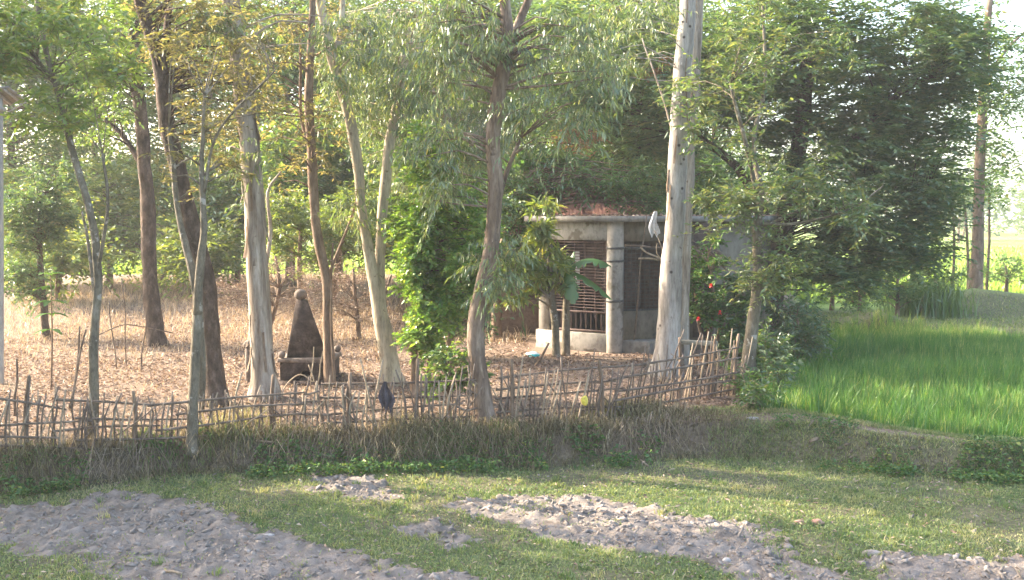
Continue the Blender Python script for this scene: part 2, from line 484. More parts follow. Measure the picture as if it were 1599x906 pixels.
def ground_mat():
    m, t, out = new_mat('ground_soil_and_turf')
    b = t.nodes.new("ShaderNodeBsdfPrincipled"); b.inputs["Roughness"].default_value = 0.97
    b.inputs["Specular IOR Level"].default_value = 0.1
    at = t.nodes.new("ShaderNodeAttribute"); at.attribute_name = "zone"
    at2 = t.nodes.new("ShaderNodeAttribute"); at2.attribute_name = "zonefar"
    sep = t.nodes.new("ShaderNodeSeparateColor"); t.links.new(at.outputs["Color"], sep.inputs[0])
    tc = t.nodes.new("ShaderNodeTexCoord"); ov = tc.outputs["Object"]
    n1 = noise(t, 3.0, 8, 0.7, ov); n2 = noise(t, 14, 6, 0.7, ov); n3 = noise(t, .6, 5, .6, ov)

    def rp(n, st):
        r = ramp(t, st); t.links.new(n.outputs[0], r.inputs[0]); return r.outputs[0]
    dirt = rp(n2, [(.3, (.085, .064, .045)), (.5, (.15, .115, .08)), (.7, (.24, .19, .14))])
    turf = rp(n2, [(.3, (.06, .075, .035)), (.5, (.11, .13, .06)), (.65, (.16, .16, .085)), (.8, (.22, .185, .12))])
    litter = rp(n2, [(.3, (.12, .085, .065)), (.5, (.22, .16, .12)), (.72, (.35, .27, .205))])
    clod = rp(n1, [(.3, (.135, .11, .09)), (.5, (.22, .186, .155)), (.7, (.32, .275, .235))])
    mud = rp(n1, [(.3, (.035, .045, .025)), (.7, (.07, .075, .04))])
    farc = rp(n3, [(.3, (.15, .24, .055)), (.5, (.24, .33, .075)), (.7, (.34, .37, .11))])
    c = dirt
    c = mixc(t, sep.outputs[1], c, turf)
    c = mixc(t, sep.outputs[2], c, litter)
    c = mixc(t, sep.outputs[0], c, clod)
    s2 = t.nodes.new("ShaderNodeSeparateColor"); t.links.new(at2.outputs["Color"], s2.inputs[0])
    c = mixc(t, s2.outputs[0], c, mud)
    c = mixc(t, s2.outputs[1], c, farc)
    t.links.new(c, b.inputs["Base Color"])
    n5 = noise(t, 22, 6, 0.7, ov)
    bp = t.nodes.new("ShaderNodeBump"); bp.inputs["Strength"].default_value = 0.8; bp.inputs["Distance"].default_value = 0.05
    t.links.new(n5.outputs[0], bp.inputs["Height"]); t.links.new(bp.outputs[0], b.inputs["Normal"])
    t.links.new(b.outputs[0], out.inputs[0])
    return m


# ------------------------------------------------------------------ ground sheet
def poly_px(pts):
    o = []
    for px, py in pts:
        d = ray(px, py); tt = (ZF - CAMZ) / d[2]
        o.append((d[0] * tt, d[1] * tt))
    return np.array(o)


CLOD_POLY = [poly_px(p) for p in (
    [(-260, 800), (0, 792), (90, 790), (180, 770), (300, 782), (360, 815), (430, 838), (540, 862), (640, 885), (760, 915), (760, 1000), (300, 1000), (180, 900), (110, 872), (0, 858), (-260, 850)],
    [(690, 792), (800, 776), (900, 772), (985, 784), (1040, 806), (1120, 812), (1205, 832), (1225, 866), (1290, 900), (1420, 960), (1230, 960), (1120, 892), (1000, 868), (900, 846), (820, 824), (740, 806)],
    [(1345, 876), (1450, 868), (1530, 872), (1640, 868), (1700, 930), (1480, 940), (1400, 905)],
    [(485, 742), (545, 738), (585, 752), (630, 775), (590, 782), (520, 778), (488, 768)],
    [(610, 826), (660, 818), (700, 832), (660, 842), (615, 838)],
    [(668, 846), (710, 838), (728, 848), (700, 856)],
)]


def in_poly(x, y, poly):
    ins = np.zeros(x.shape, bool)
    j = len(poly) - 1
    for i in range(len(poly)):
        xi, yi = poly[i]; xj, yj = poly[j]
        c = ((yi > y) != (yj > y)) & (x < (xj - xi) * (y - yi) / (yj - yi + 1e-12) + xi)
        ins ^= c
        j = i
    return ins


def clod_mask(x, y):
    xx = x + 0.6 * (fbm(x * 2.1, y * 2.1, 21) - .45) + .5 * (fbm(x * 8, y * 8, 22) - .45)
    yy = y + 0.5 * (fbm(x * 2.1, y * 2.1, 31) - .45) + .45 * (fbm(x * 8, y * 8, 32) - .45)
    m = np.zeros(x.shape, bool)
    for p in CLOD_POLY: m |= in_poly(xx, yy, p)
    return m


def axis(segs):
    o = [segs[0][0]]
    for a, b, s in segs:
        n = max(1, int(round((b - a) / s)))
        o += list(np.linspace(a, b, n + 1)[1:])
    return np.array(o)


gx = axis([(-700, -120, 60), (-120, -40, 10), (-40, -12, 1.5), (-12, -8, 0.15), (-8, 8, 0.05), (8, 12, 0.15), (12, 40, 1.0), (40, 120, 10), (120, 700, 60)])
gy = axis([(-40, 6, 6), (6, 10, 1), (10, 10.6, .1), (10.6, 16, 0.043), (16, 18.5, .1), (18.5, 33, 0.2), (33, 60, 0.8), (60, 140, 6), (140, 1600, 120)])
X, Y = np.meshgrid(gx, gy)
Z = terrain(X, Y)
cm = clod_mask(X, Y).astype(float)


def worley(x, y, seed):
    xi = np.floor(x); yi = np.floor(y); best = np.full(x.shape, 9.0); hv = np.zeros(x.shape)
    for a in (-1, 0, 1):
        for b in (-1, 0, 1):
            cx_, cy_ = xi + a, yi + b
            h1 = np.sin(cx_ * 127.1 + cy_ * 311.7 + seed) * 43758.5453; h1 -= np.floor(h1)
            h2 = np.sin(cx_ * 269.5 + cy_ * 183.3 + seed) * 43758.5453; h2 -= np.floor(h2)
            d_ = np.hypot(cx_ + h1 - x, cy_ + h2 - y)
            k_ = d_ < best
            best = np.where(k_, d_, best); hv = np.where(k_, h1 * 7 % 1, hv)
    return best, hv


def soil_relief(x, y):
    wx_ = x + .10 * (fbm(x * 7, y * 7, 3) - .45); wy_ = y + .10 * (fbm(x * 7, y * 7, 4) - .45)
    d1, h1 = worley(wx_ / .21, wy_ / .17, 1.0)
    d2, h2 = worley(wx_ / .095 + 7, wy_ / .085, 5.0)
    z_ = .08 * np.clip(.75 - d1, 0, 1) * (.15 + 1.1 * h1) - .03 + .06 * np.clip(.8 - d2, 0, 1) * h2
    return z_ + .05 * (fbm(x * 1.7, y * 1.7, 6) - .45) + .03 * (fbm(x * 24, y * 24, 7) - .45)


inner = (np.abs(X) < 12) & (Y < 19)
Z = Z + inner * (cm * (soil_relief(X, Y) + .01) + (1 - cm) * 0.03 * (fbm(X * 5, Y * 5, 42) - .45))
nx, ny = len(gx), len(gy)
V = np.stack([X, Y, Z], -1).reshape(-1, 3)
i = np.arange(ny - 1)[:, None] * nx; j = np.arange(nx - 1)[None]
Q = np.stack([i + j, i + j + 1, i + j + 1 + nx, i + j + nx], -1).reshape(-1, 4)
dd = Y - foot(X)
pad = paddy_mask(X, Y)
rightside = sstep((X - (3.78 + (Y - 17.3) * 0.3) + 0.5) / 0.8)
turf = (1 - sstep((dd + 0.05) / 0.3)) * (1 - cm) * (0.55 + 0.45 * sstep((fbm(X * 1.2, Y * 1.2, 50) - .25) * 5))
turf = np.maximum(turf, rightside * sstep(dd / .4) * (1 - pad) * 0.8)
lit = sstep((dd - .45) / .4) * (1 - rightside) * sstep((52 - Y) / 4)
farz = np.maximum(sstep((Y - 50) / 6), rightside * sstep((Y - 37) / 2))
path = rightside * sstep((dd - .5) / .2) * (1 - sstep((dd - (1.3 - .4 * sstep((X - 3.8) / 2.6))) / .2)) * (1 - pad) * sstep((X - 3.6) / .5)
turf = turf * (1 - .45 * path)
lit = np.maximum(lit * (.45 + .55 * sstep((fbm(X * .9, Y * .9, 57) - .3) * 5)), path * .8)  # litter colour on the path also paints its lit, lighter top
zone = np.stack([cm, turf, lit, np.ones_like(cm)], -1)
zonefar = np.stack([pad, farz, pad * 0, np.ones_like(cm)], -1)
g = obj("ground", V, Q, ground_mat(), None, {"zone": ('FLOAT_COLOR', zone), "zonefar": ('FLOAT_COLOR', zonefar)}, True)
tag(g, kind="structure")

# ------------------------------------------------------------------ sky is the world; haze at the end


# ------------------------------------------------------------------ trees
def rand_dir(n):
    v = R.normal(size=(n, 3))
    return unit(v)


def sprays(mb, A, d, ln, spec, tw):
    """leafy sprays starting at A heading d; spec: style, n, L, W"""
    N = len(A); n = spec['n']
    d = unit(d)
    st = spec['style']
    ln = np.broadcast_to(ln, (N,))
    t = (np.arange(n) + 0.6) / n
    t = np.clip(t[None] + R.normal(size=(N, n)) * 0.03, 0.05, 1.05)
    droop = spec.get('droop', 0.3)
    base = A[:, None] + d[:, None] * (t * ln[:, None])[..., None]
    base[..., 2] -= droop * ln[:, None] * t ** 2 * 0.6
    side = unit(np.cross(d, np.array([0, 0, 1.])[None]) + 1e-3)
    sg = np.where(np.arange(n) % 2 == 0, 1.0, -1.0)[None, :, None]
    rnd = R.normal(size=(N, n, 3))
    if st == 'pinnate':
        ld = side[:, None] * sg * 1.0 + d[:, None] * 0.45 + rnd * 0.10
        ld[..., 2] -= 0.15
        nr = np.array([0, 0, 1.]) + rnd * 0.4
    elif st == 'droop':
        ld = side[:, None] * sg * 0.35 + d[:, None] * 0.35 + rnd * 0.30 + np.array([0, 0, -1.0]) * spec.get('hang', 1.0)
        nr = rnd
    elif st == 'whorl':
        base = A[:, None] + d[:, None] * (ln[:, None] * (0.45 + 0.55 * t))[..., None]
        ld = rnd * 0.75 + d[:, None] * 0.5 + np.array([0, 0, -0.55])
        nr = np.array([0, 0, 1.]) + rnd * 0.4
    else:
        ld = side[:, None] * sg * 0.85 + d[:, None] * 0.6 + rnd * 0.35
        ld[..., 2] -= droop * 0.7
        nr = np.array([0, 0, 1.0]) + rnd * 0.55
    L = spec['L'] * np.exp(R.normal(size=(N, n)) * 0.22)
    W = spec['W'] * np.exp(R.normal(size=(N, n)) * 0.18)
    tint = np.clip(R.normal(size=(N, n)) * 0.17 + (R.normal(size=(N, 1)) * 0.12) + spec.get('tint', 0.5), 0, 0.92)
    dead = R.random((N, n)) < spec.get('dead', 0.02)
    tint = np.where(dead, 1.0, tint)
    leaves(mb, base.reshape(-1, 3), ld.reshape(-1, 3), nr.reshape(-1, 3), L.ravel(), W.ravel(), tint.ravel())
    if tw is not None:
        end = A + d * ln[:, None]; end[:, 2] -= droop * ln * 0.6
        sticks(tw, A, end, np.full(N, spec.get('tr', .004)), np.full(N, .0015))


SPEC = {
    'euc': dict(style='droop', n=14, L=.14, W=.024, sl=.55, droop=.6, hang=.9, mat='euc', dead=.03),
    'eucfine': dict(style='droop', n=14, L=.11, W=.018, sl=.45, droop=.5, hang=.7, mat='olive', dead=.1),
    'mid': dict(style='alt', n=12, L=.12, W=.042, sl=.42, droop=.35, mat='mid', dead=.02),
    'dark': dict(style='alt', n=12, L=.12, W=.042, sl=.45, droop=.3, mat='dark', dead=.02),
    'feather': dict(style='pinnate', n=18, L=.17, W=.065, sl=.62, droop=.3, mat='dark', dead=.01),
    'mango': dict(style='whorl', n=8, L=.22, W=.058, sl=.16, droop=.3, mat='yell', dead=.04),
    'creeper': dict(style='alt', n=10, L=.085, W=.062, sl=.32, droop=.5, mat='bright', dead=.02),
    'olive': dict(style='alt', n=11, L=.10, W=.03, sl=.4, droop=.4, mat='olive', dead=.12),
    'bushy': dict(style='alt', n=12, L=.10, W=.045, sl=.34, droop=.25, mat='mid', dead=.03),
    'yellbush': dict(style='alt', n=12, L=.12, W=.05, sl=.4, droop=.25, mat='yell', dead=.05),
    'farleaf': dict(style='alt', n=11, L=.42, W=.2, sl=1.3, droop=.25, mat='far', dead=.02),
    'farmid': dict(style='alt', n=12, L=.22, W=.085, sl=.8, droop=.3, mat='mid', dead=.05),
    'farmidl': dict(style='alt', n=12, L=.22, W=.085, sl=.8, droop=.3, mat='yell', dead=.03),  # farmid in the sunlit leaf colour, for backlit foliage
    'shade': dict(style='alt', n=12, L=.26, W=.12, sl=.8, droop=.3, mat='mid', dead=.03),
    'hib': dict(style='alt', n=9, L=.085, W=.055, sl=.3, droop=.2, mat='weed', dead=.02),
    'dryshrub': dict(style='alt', n=7, L=.07, W=.022, sl=.35, droop=.2, mat='litter', dead=.2),
}


def ell_points(n, c, rx, ry, rz, hollow=0.35):
    u = rand_dir(n); r = (hollow ** 3 + (1 - hollow ** 3) * R.random(n)) ** (1 / 3)
    return c + u * r[:, None] * np.array([rx, ry, rz])


def tree(name, label, cat, paths, clouds, spec, bark, group=None, D=None, sides=12, base=None, limb=True, ns=9, rc=0.5, tint=None, rough=.16, dens=1.0, limb_r=0.03, wob=0.03, flare=1.35, strips=0):
    """paths: lists of (px, py, width px[, depth offset]); clouds: (cx, cy, rx, ry, depth radius m, clumps[, depth offset])"""
    if isinstance(spec, str): spec = SPEC[spec]
    spec = dict(spec)
    if tint is not None: spec['tint'] = tint
    if base is None:
        b = ground(paths[0][0][0], paths[0][0][1])
    else:
        b = np.array(base, float)
    if D is None: D = b[1]
    else:
        q = P(paths[0][0][0], paths[0][0][1], D); b = np.array([q[0], D, gz(q[0], D)])
    root = thing(name, b, label, cat, group)
    mb = MB(); trunk_pts = []; trunk_r = []
    for pi, path in enumerate(paths):
        pts = []; rad = []
        for k, e in enumerate(path):
            dz = e[3] if len(e) > 3 else 0
            q = P(e[0], e[1], D + dz)
            if pi == 0 and k == 0: q = b + np.array([0, 0, -0.06])
            pts.append(q); rad.append(e[2] / 2 / F * D)
        if pi == 0 and flare > 1:
            p0 = np.array(pts[0]); p1 = np.array(pts[1]); 
            tt = min(.45, 0.35 / max(np.linalg.norm(p1 - p0), .4))
            pts.insert(1, p0 * (1 - tt) + p1 * tt); rad.insert(1, rad[0]); rad[0] *= flare
        p, r = tube(mb, pts, rad, sides if D < 24 else 8, 0.14 if D < 24 else .3, rough, wob)
        trunk_pts.append(p); trunk_r.append(r)
    TP = np.vstack(trunk_pts); TR = np.concatenate(trunk_r)
    for _ in range(strips):
        ii = int(len(trunk_pts[0]) * R.uniform(.06, .75)); p_ = trunk_pts[0]; r_ = trunk_r[0]
        nl = int(R.integers(3, 7)); an = R.uniform(math.pi * 1.02, math.pi * 1.98); ww = R.uniform(.018, .045)
        V_ = []
        for k_ in range(nl + 1):
            q_ = min(len(p_) - 1, ii + k_); lift = 1.06 + (.35 * (1 - k_ / nl) ** 3 if R.random() < .9 else .05)
            for sgn in (-1, 1):
                a_ = an + sgn * ww / max(r_[q_], .03) * .5 * (1 - .5 * abs(k_ / nl - .5))
                V_.append(p_[q_] + np.array([math.cos(a_), math.sin(a_), 0]) * r_[q_] * lift)
        V_ = np.array(V_); T_ = []
        for k_ in range(nl): T_ += [[2 * k_, 2 * k_ + 1, 2 * k_ + 3], [2 * k_, 2 * k_ + 3, 2 * k_ + 2]]
        T_ = np.array(T_); ctr = np.repeat(p_[[min(len(p_) - 1, ii + k_) for k_ in range(nl + 1)]], 2, 0)
        V2_ = ctr + (V_ - ctr) * .94
        bs = MB(); bs.add(np.vstack([V_, V2_]), np.vstack([T_, T_[:, ::-1] + len(V_)])); bs.build("bark_strip", M['bark_brown' if R.random() < .7 else bark], root)
    lv = MB(); tw = MB()
    twm = tw if D < 27.5 else None
    for cl in clouds:
        cx, cy, rx, ry, rd, nc = cl[:6]
        Dc = D + (cl[6] if len(cl) > 6 else 0)
        c = P(cx, cy, Dc)
        k = Dc / F
        nc = max(1, int(nc * dens))
        C = ell_points(nc, c, rx * k, rd, ry * k)
        for q in C:
            gq = gz(q[0], q[1])
            if q[2] < gq + 0.15: q[2] = gq + 0.15 + 0.3 * R.random()
        if limb:
            for q in C:
                dv = q - TP
                cost = np.linalg.norm(dv, axis=1) + np.where(dv[:, 2] < 0.1, 1.5 + np.abs(dv[:, 2]) * 1.2, 0)
                ii = int(np.argmin(cost))
                a = TP[ii]; ln = np.linalg.norm(q - a)
                if ln < .15: continue
                r0 = min(TR[ii] * .5, limb_r * (0.5 + 0.25 * ln))
                mid = (a + q) / 2 + np.array([0, 0, .12 * ln]) + R.normal(size=3) * .06 * ln
                tube(mb, [a, mid, q], [r0, r0 * .6, r0 * .18], 5 if D < 24 else 4, 0.35 if D < 24 else 1.2, 0, 0)
        for q in C:
            n = max(3, int(ns * (0.6 + 0.8 * R.random())))
            rr = rc * (0.7 + 0.6 * R.random())
            A = q + rand_dir(n) * rr * 0.45 * R.random((n, 1))
            d = rand_dir(n) * np.array([1, 1, .65]) + np.array([0, 0, .15])
            if spec['style'] == 'pinnate': d[:, 2] *= .55
            sprays(lv, A, d, spec['sl'] * (0.6 + 0.7 * R.random(n)) * rr / .5, spec, twm)
    mb.build("trunk", M[bark], root, True)
    if tw.n:
        tw.build("twigs", M[bark], root)["kind"] = "stuff"
    if lv.n:
        lv.build("crown", M[spec['mat']], root)
    return root


G_GARDEN = "slim trees in the fenced garden"
# --- garden trees, left to right
tree("tree", "slim grey green tree in front of the fence, leftmost of the trees on the bank", "tree",
     [[(143, 694, 17), (148, 560, 14), (152, 420, 13), (140, 330, 12), (112, 230, 10, .2), (85, 130, 8, .3), (62, 20, 9, .5), (40, -140, 5, .8)],
      [(152, 430, 6), (166, 330, 5, -.3), (160, 240, 4, -.4)], [(150, 470, 6), (140, 380, 5, .3), (128, 330, 3, .4)],
      [(85, 130, 7, .3), (30, 60, 5, .2), (-30, 20, 3, .1)]],
     [(70, 60, 100, 70, 1.0, 30), (10, 70, 60, 50, 1.0, 12), (150, 70, 70, 90, 1.0, 16), (90, 180, 60, 40, .8, 10), (60, -140, 180, 110, 1.6, 13)], 'mid', 'bark_green', tint=.72, ns=6, rc=.42, limb_r=.014)
tree("tree", "dark brown rough trunk standing alone in the dry grass behind the fence", "tree",
     [[(246, 541, 30), (238, 470, 25), (232, 400, 23), (229, 310, 22), (222, 200, 21), (212, 90, 20), (203, -30, 18), (190, -200, 12)],
      [(224, 260, 9), (180, 200, 7, .3), (130, 170, 4, .5)], [(215, 140, 10), (190, 120, 8, -.5), (150, 90, 5, -.8)]],
     [(185, 60, 120, 100, 1.5, 50), (190, -180, 190, 110, 2.2, 18), (160, 190, 70, 40, 1.2, 10)], 'mid', 'bark_dark', tint=.55, rough=.3)
tree("tree", "dark leaning trunk lit along its left edge, behind the forked slim tree", "tree",
     [[(341, 632, 38), (330, 540, 30), (322, 450, 29), (305, 370, 28), (285, 290, 27), (262, 190, 25), (250, 100, 22), (225, 20, 18), (205, -60, 15)],
      [(250, 110, 14), (262, 40, 12, .5), (270, -60, 8, .8)]],
     [(300, 70, 120, 100, 1.6, 44), (250, -170, 190, 110, 2, 16), (330, 150, 60, 60, 1.2, 10)], 'olive', 'bark_dark', tint=.35, rough=.3, ns=8)
tree("tree", "slim olive barked tree forking in a V above the fence", "tree",
     [[(300, 712, 19), (300, 640, 17), (306, 540, 16), (309, 480, 15), (302, 430, 13), (282, 350, 10, .2), (272, 290, 9, .3), (262, 200, 6, .4)],
      [(309, 490, 15), (314, 420, 13, -.1), (320, 360, 11, -.2), (316, 260, 8, -.2), (318, 150, 5, -.3)],
      [(313, 640, 13, .25), (316, 560, 12, .2), (312, 490, 11, .1)],
      [(318, 300, 5, -.2), (345, 200, 4, -.3), (430, 110, 3, -.5)]],
     [(310, 210, 80, 90, .9, 16), (390, 150, 60, 60, .7, 12), (320, 40, 90, 60, 1.2, 14)], 'olive', 'bark_green', tint=.35, ns=5, rc=.4)
tree("tree", "thick pale trunk with peeling bark beside the stone memorial", "tree",
     [[(413, 622, 44), (411, 560, 37), (405, 450, 34), (398, 330, 32), (388, 220, 31), (376, 110, 31), (360, 0, 28), (345, -150, 20)],
      [(412, 430, 7, .5), (422, 360, 6, .7), (418, 300, 5, .7), (438, 268, 3, .8)]],
     [(420, 40, 110, 60, 1.5, 12), (340, -170, 230, 90, 2.4, 18), (370, 240, 50, 30, .8, 4)], 'euc', 'bark_pale', ns=7, strips=22)
tree("tree", "thin crooked brown tree just right of the stone memorial", "tree",
     [[(516, 604, 18), (512, 520, 15), (508, 430, 15), (494, 350, 15), (486, 250, 15), (482, 150, 14), (486, 40, 11), (490, -90, 7)],
      [(486, 240, 6), (470, 170, 5, .2), (468, 60, 4, .4)], [(522, 606, 6, -.1), (518, 480, 4, -.1), (520, 380, 3, 0)],
      [(509, 440, 5), (540, 360, 4, .3), (560, 300, 3, .4)]],
     [(455, 170, 80, 120, 1, 30), (490, 50, 80, 60, 1, 16), (485, -90, 110, 60, 1.2, 5)], 'olive', 'bark_brown', tint=.6, ns=4, rc=.4, flare=1.1)
tree("tree", "pale forked tree with a sunlit left edge, growing in the middle of the litter", "tree",
     [[(614, 600, 33), (600, 520, 27), (585, 440, 20), (567, 340, 15), (555, 240, 17), (538, 150, 18), (514, 70, 17), (498, -20, 15), (480, -180, 10)],
      [(594, 480, 19, .1), (594, 400, 17, .2), (598, 310, 17, .2), (609, 220, 17, .2), (620, 160, 15, .3), (638, 60, 10, .5)],
      [(522, 90, 10), (534, 30, 9, .2), (532, -50, 6, .3)]],
     [(560, 110, 90, 100, 1.6, 26), (640, 120, 90, 110, 1.8, 30, .8), (560, -150, 220, 90, 2.2, 16), (540, 330, 40, 40, .8, 4)], 'euc', 'bark_cream', tint=.5)
tree("tree", "bent pale trunk rising through the fence in the centre", "tree",
     [[(760, 668, 34), (752, 600, 29), (741, 530, 28), (752, 460, 27), (767, 390, 24), (773, 310, 23), (770, 220, 24), (780, 140, 23), (792, 70, 21), (786, 0, 17), (770, -120, 11)],
      [(790, 90, 15), (808, 40, 14, .2), (832, -20, 12, .3), (870, -140, 8, .5)],
      [(776, 330, 8, .2), (792, 270, 7, .3), (815, 215, 5, .4)]],
     [(720, 80, 110, 110, 1.2, 34), (860, 130, 100, 110, 1.3, 34), (800, -130, 220, 90, 2, 18), (700, 250, 60, 70, 1, 14), (785, 410, 40, 50, .6, 8)], 'euc', 'bark_tan', tint=.45, ns=8, strips=12)
tree("tree", "tall pale eucalyptus trunk with dark knots in front of the house", "tree",
     [[(1040, 586, 46), (1044, 520, 37), (1049, 420, 33), (1056, 300, 31), (1062, 180, 29), (1070, 60, 26), (1077, -60, 26), (1085, -220, 18)]],
     [(1050, -170, 260, 90, 2.4, 18), (960, 50, 80, 70, 1.4, 14)], 'euc', 'bark_white', ns=9, limb_r=.012, strips=10)
tree("tree", "second pale eucalyptus trunk close behind the knotted one by the house", "tree",
     [[(1062, 574, 30), (1062, 480, 27), (1068, 360, 25), (1076, 220, 23), (1085, 80, 22), (1092, -60, 18), (1100, -220, 14)],
      [(1066, 280, 4, .3), (1040, 175, 3, .5), (1002, 60, 2, .6)]],
     [(1120, -150, 200, 90, 2.4, 13)], 'euc', 'bark_pale', ns=8)
tree("tree", "slim tree with mottled bark at the right end of the fence by the paddy", "tree",
     [[(1165, 608, 27), (1172, 540, 21), (1184, 440, 17), (1181, 360, 14), (1187, 300, 11), (1178, 220, 8, .2), (1196, 120, 6, .3), (1190, 0, 4, .4)],
      [(1184, 350, 6), (1250, 348, 4, -.2), (1330, 325, 3, -.3), (1380, 290, 2, -.4)],
      [(1183, 300, 8), (1160, 200, 6, -.3), (1140, 130, 4, -.4)]],
     [(1140, 180, 90, 90, 1.3, 16), (1110, 310, 60, 30, .9, 6), (1150, 345, 45, 35, .7, 8), (1230, 270, 80, 60, 1, 12), (1200, 60, 110, 80, 1.4, 20), (1205, 420, 40, 60, .7, 12), (1320, 320, 60, 30, .8, 8, -.3)], 'dark', 'bark_green', tint=.8, ns=9, limb_r=.015)
# --- foliage behind
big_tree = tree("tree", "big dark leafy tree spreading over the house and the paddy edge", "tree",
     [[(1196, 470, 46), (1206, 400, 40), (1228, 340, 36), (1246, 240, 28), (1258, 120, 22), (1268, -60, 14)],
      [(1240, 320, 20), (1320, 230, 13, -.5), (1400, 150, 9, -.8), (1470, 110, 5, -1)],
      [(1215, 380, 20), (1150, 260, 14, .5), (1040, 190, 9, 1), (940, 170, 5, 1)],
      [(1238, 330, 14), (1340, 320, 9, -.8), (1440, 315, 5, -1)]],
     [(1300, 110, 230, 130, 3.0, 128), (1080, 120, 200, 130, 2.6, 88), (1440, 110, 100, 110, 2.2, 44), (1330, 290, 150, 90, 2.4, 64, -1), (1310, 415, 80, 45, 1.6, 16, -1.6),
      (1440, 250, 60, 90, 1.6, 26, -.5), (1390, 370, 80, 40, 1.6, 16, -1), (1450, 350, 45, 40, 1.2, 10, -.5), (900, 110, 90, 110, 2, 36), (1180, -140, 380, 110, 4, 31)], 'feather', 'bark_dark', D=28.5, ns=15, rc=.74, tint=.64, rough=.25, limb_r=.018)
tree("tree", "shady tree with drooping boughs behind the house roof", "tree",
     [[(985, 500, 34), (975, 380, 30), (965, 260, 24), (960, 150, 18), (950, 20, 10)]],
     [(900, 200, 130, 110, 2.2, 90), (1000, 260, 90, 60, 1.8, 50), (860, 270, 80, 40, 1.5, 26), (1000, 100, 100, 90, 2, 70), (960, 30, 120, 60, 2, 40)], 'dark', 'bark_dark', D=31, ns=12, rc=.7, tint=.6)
tree("tree", "low tree leaning over the rusty roof from the left", "tree", [[(775, 500, 18), (780, 420, 15), (800, 330, 11), (830, 270, 7), (870, 250, 4)]],
     [(815, 300, 50, 45, .8, 24), (870, 270, 60, 30, .8, 22), (960, 285, 70, 30, .9, 26), (1000, 312, 50, 16, .5, 12), (830, 330, 40, 25, .5, 12), (790, 400, 30, 60, .6, 14)], 'mid', 'bark_brown', D=26, ns=10, rc=.5, tint=.25)
tree("tree", "eucalyptus with hanging foliage filling the space behind the forked pale tree", "tree",
     [[(690, 530, 22), (688, 400, 20), (694, 250, 18), (700, 100, 14), (704, -60, 9)]],
     [(690, 180, 110, 160, 2, 100), (610, 130, 80, 130, 1.6, 50), (770, 200, 60, 140, 1.6, 40), (560, 60, 90, 80, 1.8, 40)], 'euc', 'bark_cream', D=27, ns=10, rc=.6, tint=.45)
lvx = MB()
for (px, py, n_) in ((895, 210, 9), (925, 222, 6), (1035, 110, 5), (880, 235, 4)):
    C_ = ell_points(n_, P(px, py, 27.2), .5, .4, .3)
    A_ = np.repeat(C_, 4, 0) + R.normal(size=(n_ * 4, 3)) * .12
    sprays(lvx, A_, rand_dir(len(A_)), .35, dict(SPEC['dark'], tint=.5), None)
lvx.build("dead_sprays", M['rust'], big_tree)
# creeper column
tree("creeper_clad_tree", "small tree smothered in bright green creeper left of the bent trunk", "tree",
     [[(646, 624, 12), (648, 540, 11), (655, 440, 10), (662, 330, 8), (655, 240, 5)], [(668, 620, 7), (670, 560, 7), (664, 480, 6)]],
     [(672, 280, 44, 80, .8, 34), (704, 350, 72, 90, 1.0, 60), (652, 390, 34, 90, .7, 32), (662, 490, 40, 55, .6, 30), (705, 440, 55, 60, .8, 34), (655, 220, 24, 50, .5, 12)], 'creeper', 'bark_brown', D=18.6, ns=15, rc=.42, tint=.62, limb=True)
tree("tree", "dark green bush between the creeper and the bent trunk", "shrub",
     [[(700, 560, 12), (705, 500, 10), (715, 420, 8), (730, 330, 5)]],
     [(720, 450, 55, 80, 1, 40), (745, 350, 45, 80, 1, 26)], 'dark', 'bark_brown', D=22.5, ns=12, rc=.45, tint=.6)
tree("shrub", "low leafy shrub pushing through the fence beside the bent trunk", "shrub",
     [[(700, 640, 7), (702, 600, 6), (706, 560, 4)]],
     [(704, 572, 46, 30, .4, 18), (735, 590, 25, 18, .3, 6), (680, 610, 20, 20, .3, 5)], 'bushy', 'bark_brown', D=16.8, ns=5, rc=.24, tint=.5)
# young mango in front of house
tree("young_tree", "young tree with drooping sunlit yellow green leaves before the verandah", "tree",
     [[(868, 558, 13), (866, 510, 12), (860, 460, 11), (858, 400, 8), (856, 330, 4)], [(862, 470, 6), (830, 440, 4, -.2), (808, 430, 3, -.3)]],
     [(850, 345, 26, 40, .5, 12), (838, 400, 45, 40, .6, 18), (812, 440, 40, 34, .5, 10), (865, 430, 25, 35, .4, 7)], 'mango', 'bark_green', ns=6, rc=.36, tint=.5, flare=1.15)
# left shrubs
tree("small_tree", "dark bushy small tree left of the slim grey tree in the sunlit grass", "tree",
     [[(72, 520, 12), (68, 470, 11), (62, 400, 9), (60, 310, 5)]],
     [(58, 345, 52, 55, 1, 46), (45, 430, 40, 35, .8, 16), (85, 280, 30, 30, .8, 8)], 'dark', 'bark_dark', D=26, ns=12, rc=.5, tint=.55)
tree("shrub", "sunlit yellow green thicket behind the stone memorial", "shrub",
     [[(470, 470, 10), (468, 420, 8), (470, 340, 4)], [(520, 470, 10), (530, 400, 8), (535, 330, 4)]],
     [(480, 370, 75, 55, 1.6, 46), (540, 350, 50, 60, 1.4, 26), (440, 320, 40, 40, 1.2, 14)], 'yellbush', 'bark_brown', D=30, ns=12, rc=.55, tint=.35)
tree("shrub", "green thicket right of the dark lone trunk at the far edge of the garden", "shrub",
     [[(250, 450, 9), (258, 400, 7), (262, 340, 4)]],
     [(250, 370, 60, 35, 1.4, 22), (190, 380, 45, 30, 1.2, 14), (130, 370, 40, 40, 1.2, 14), (340, 400, 60, 25, 1.2, 14)], 'yellbush', 'bark_brown', D=36, ns=10, rc=.6, tint=.4)
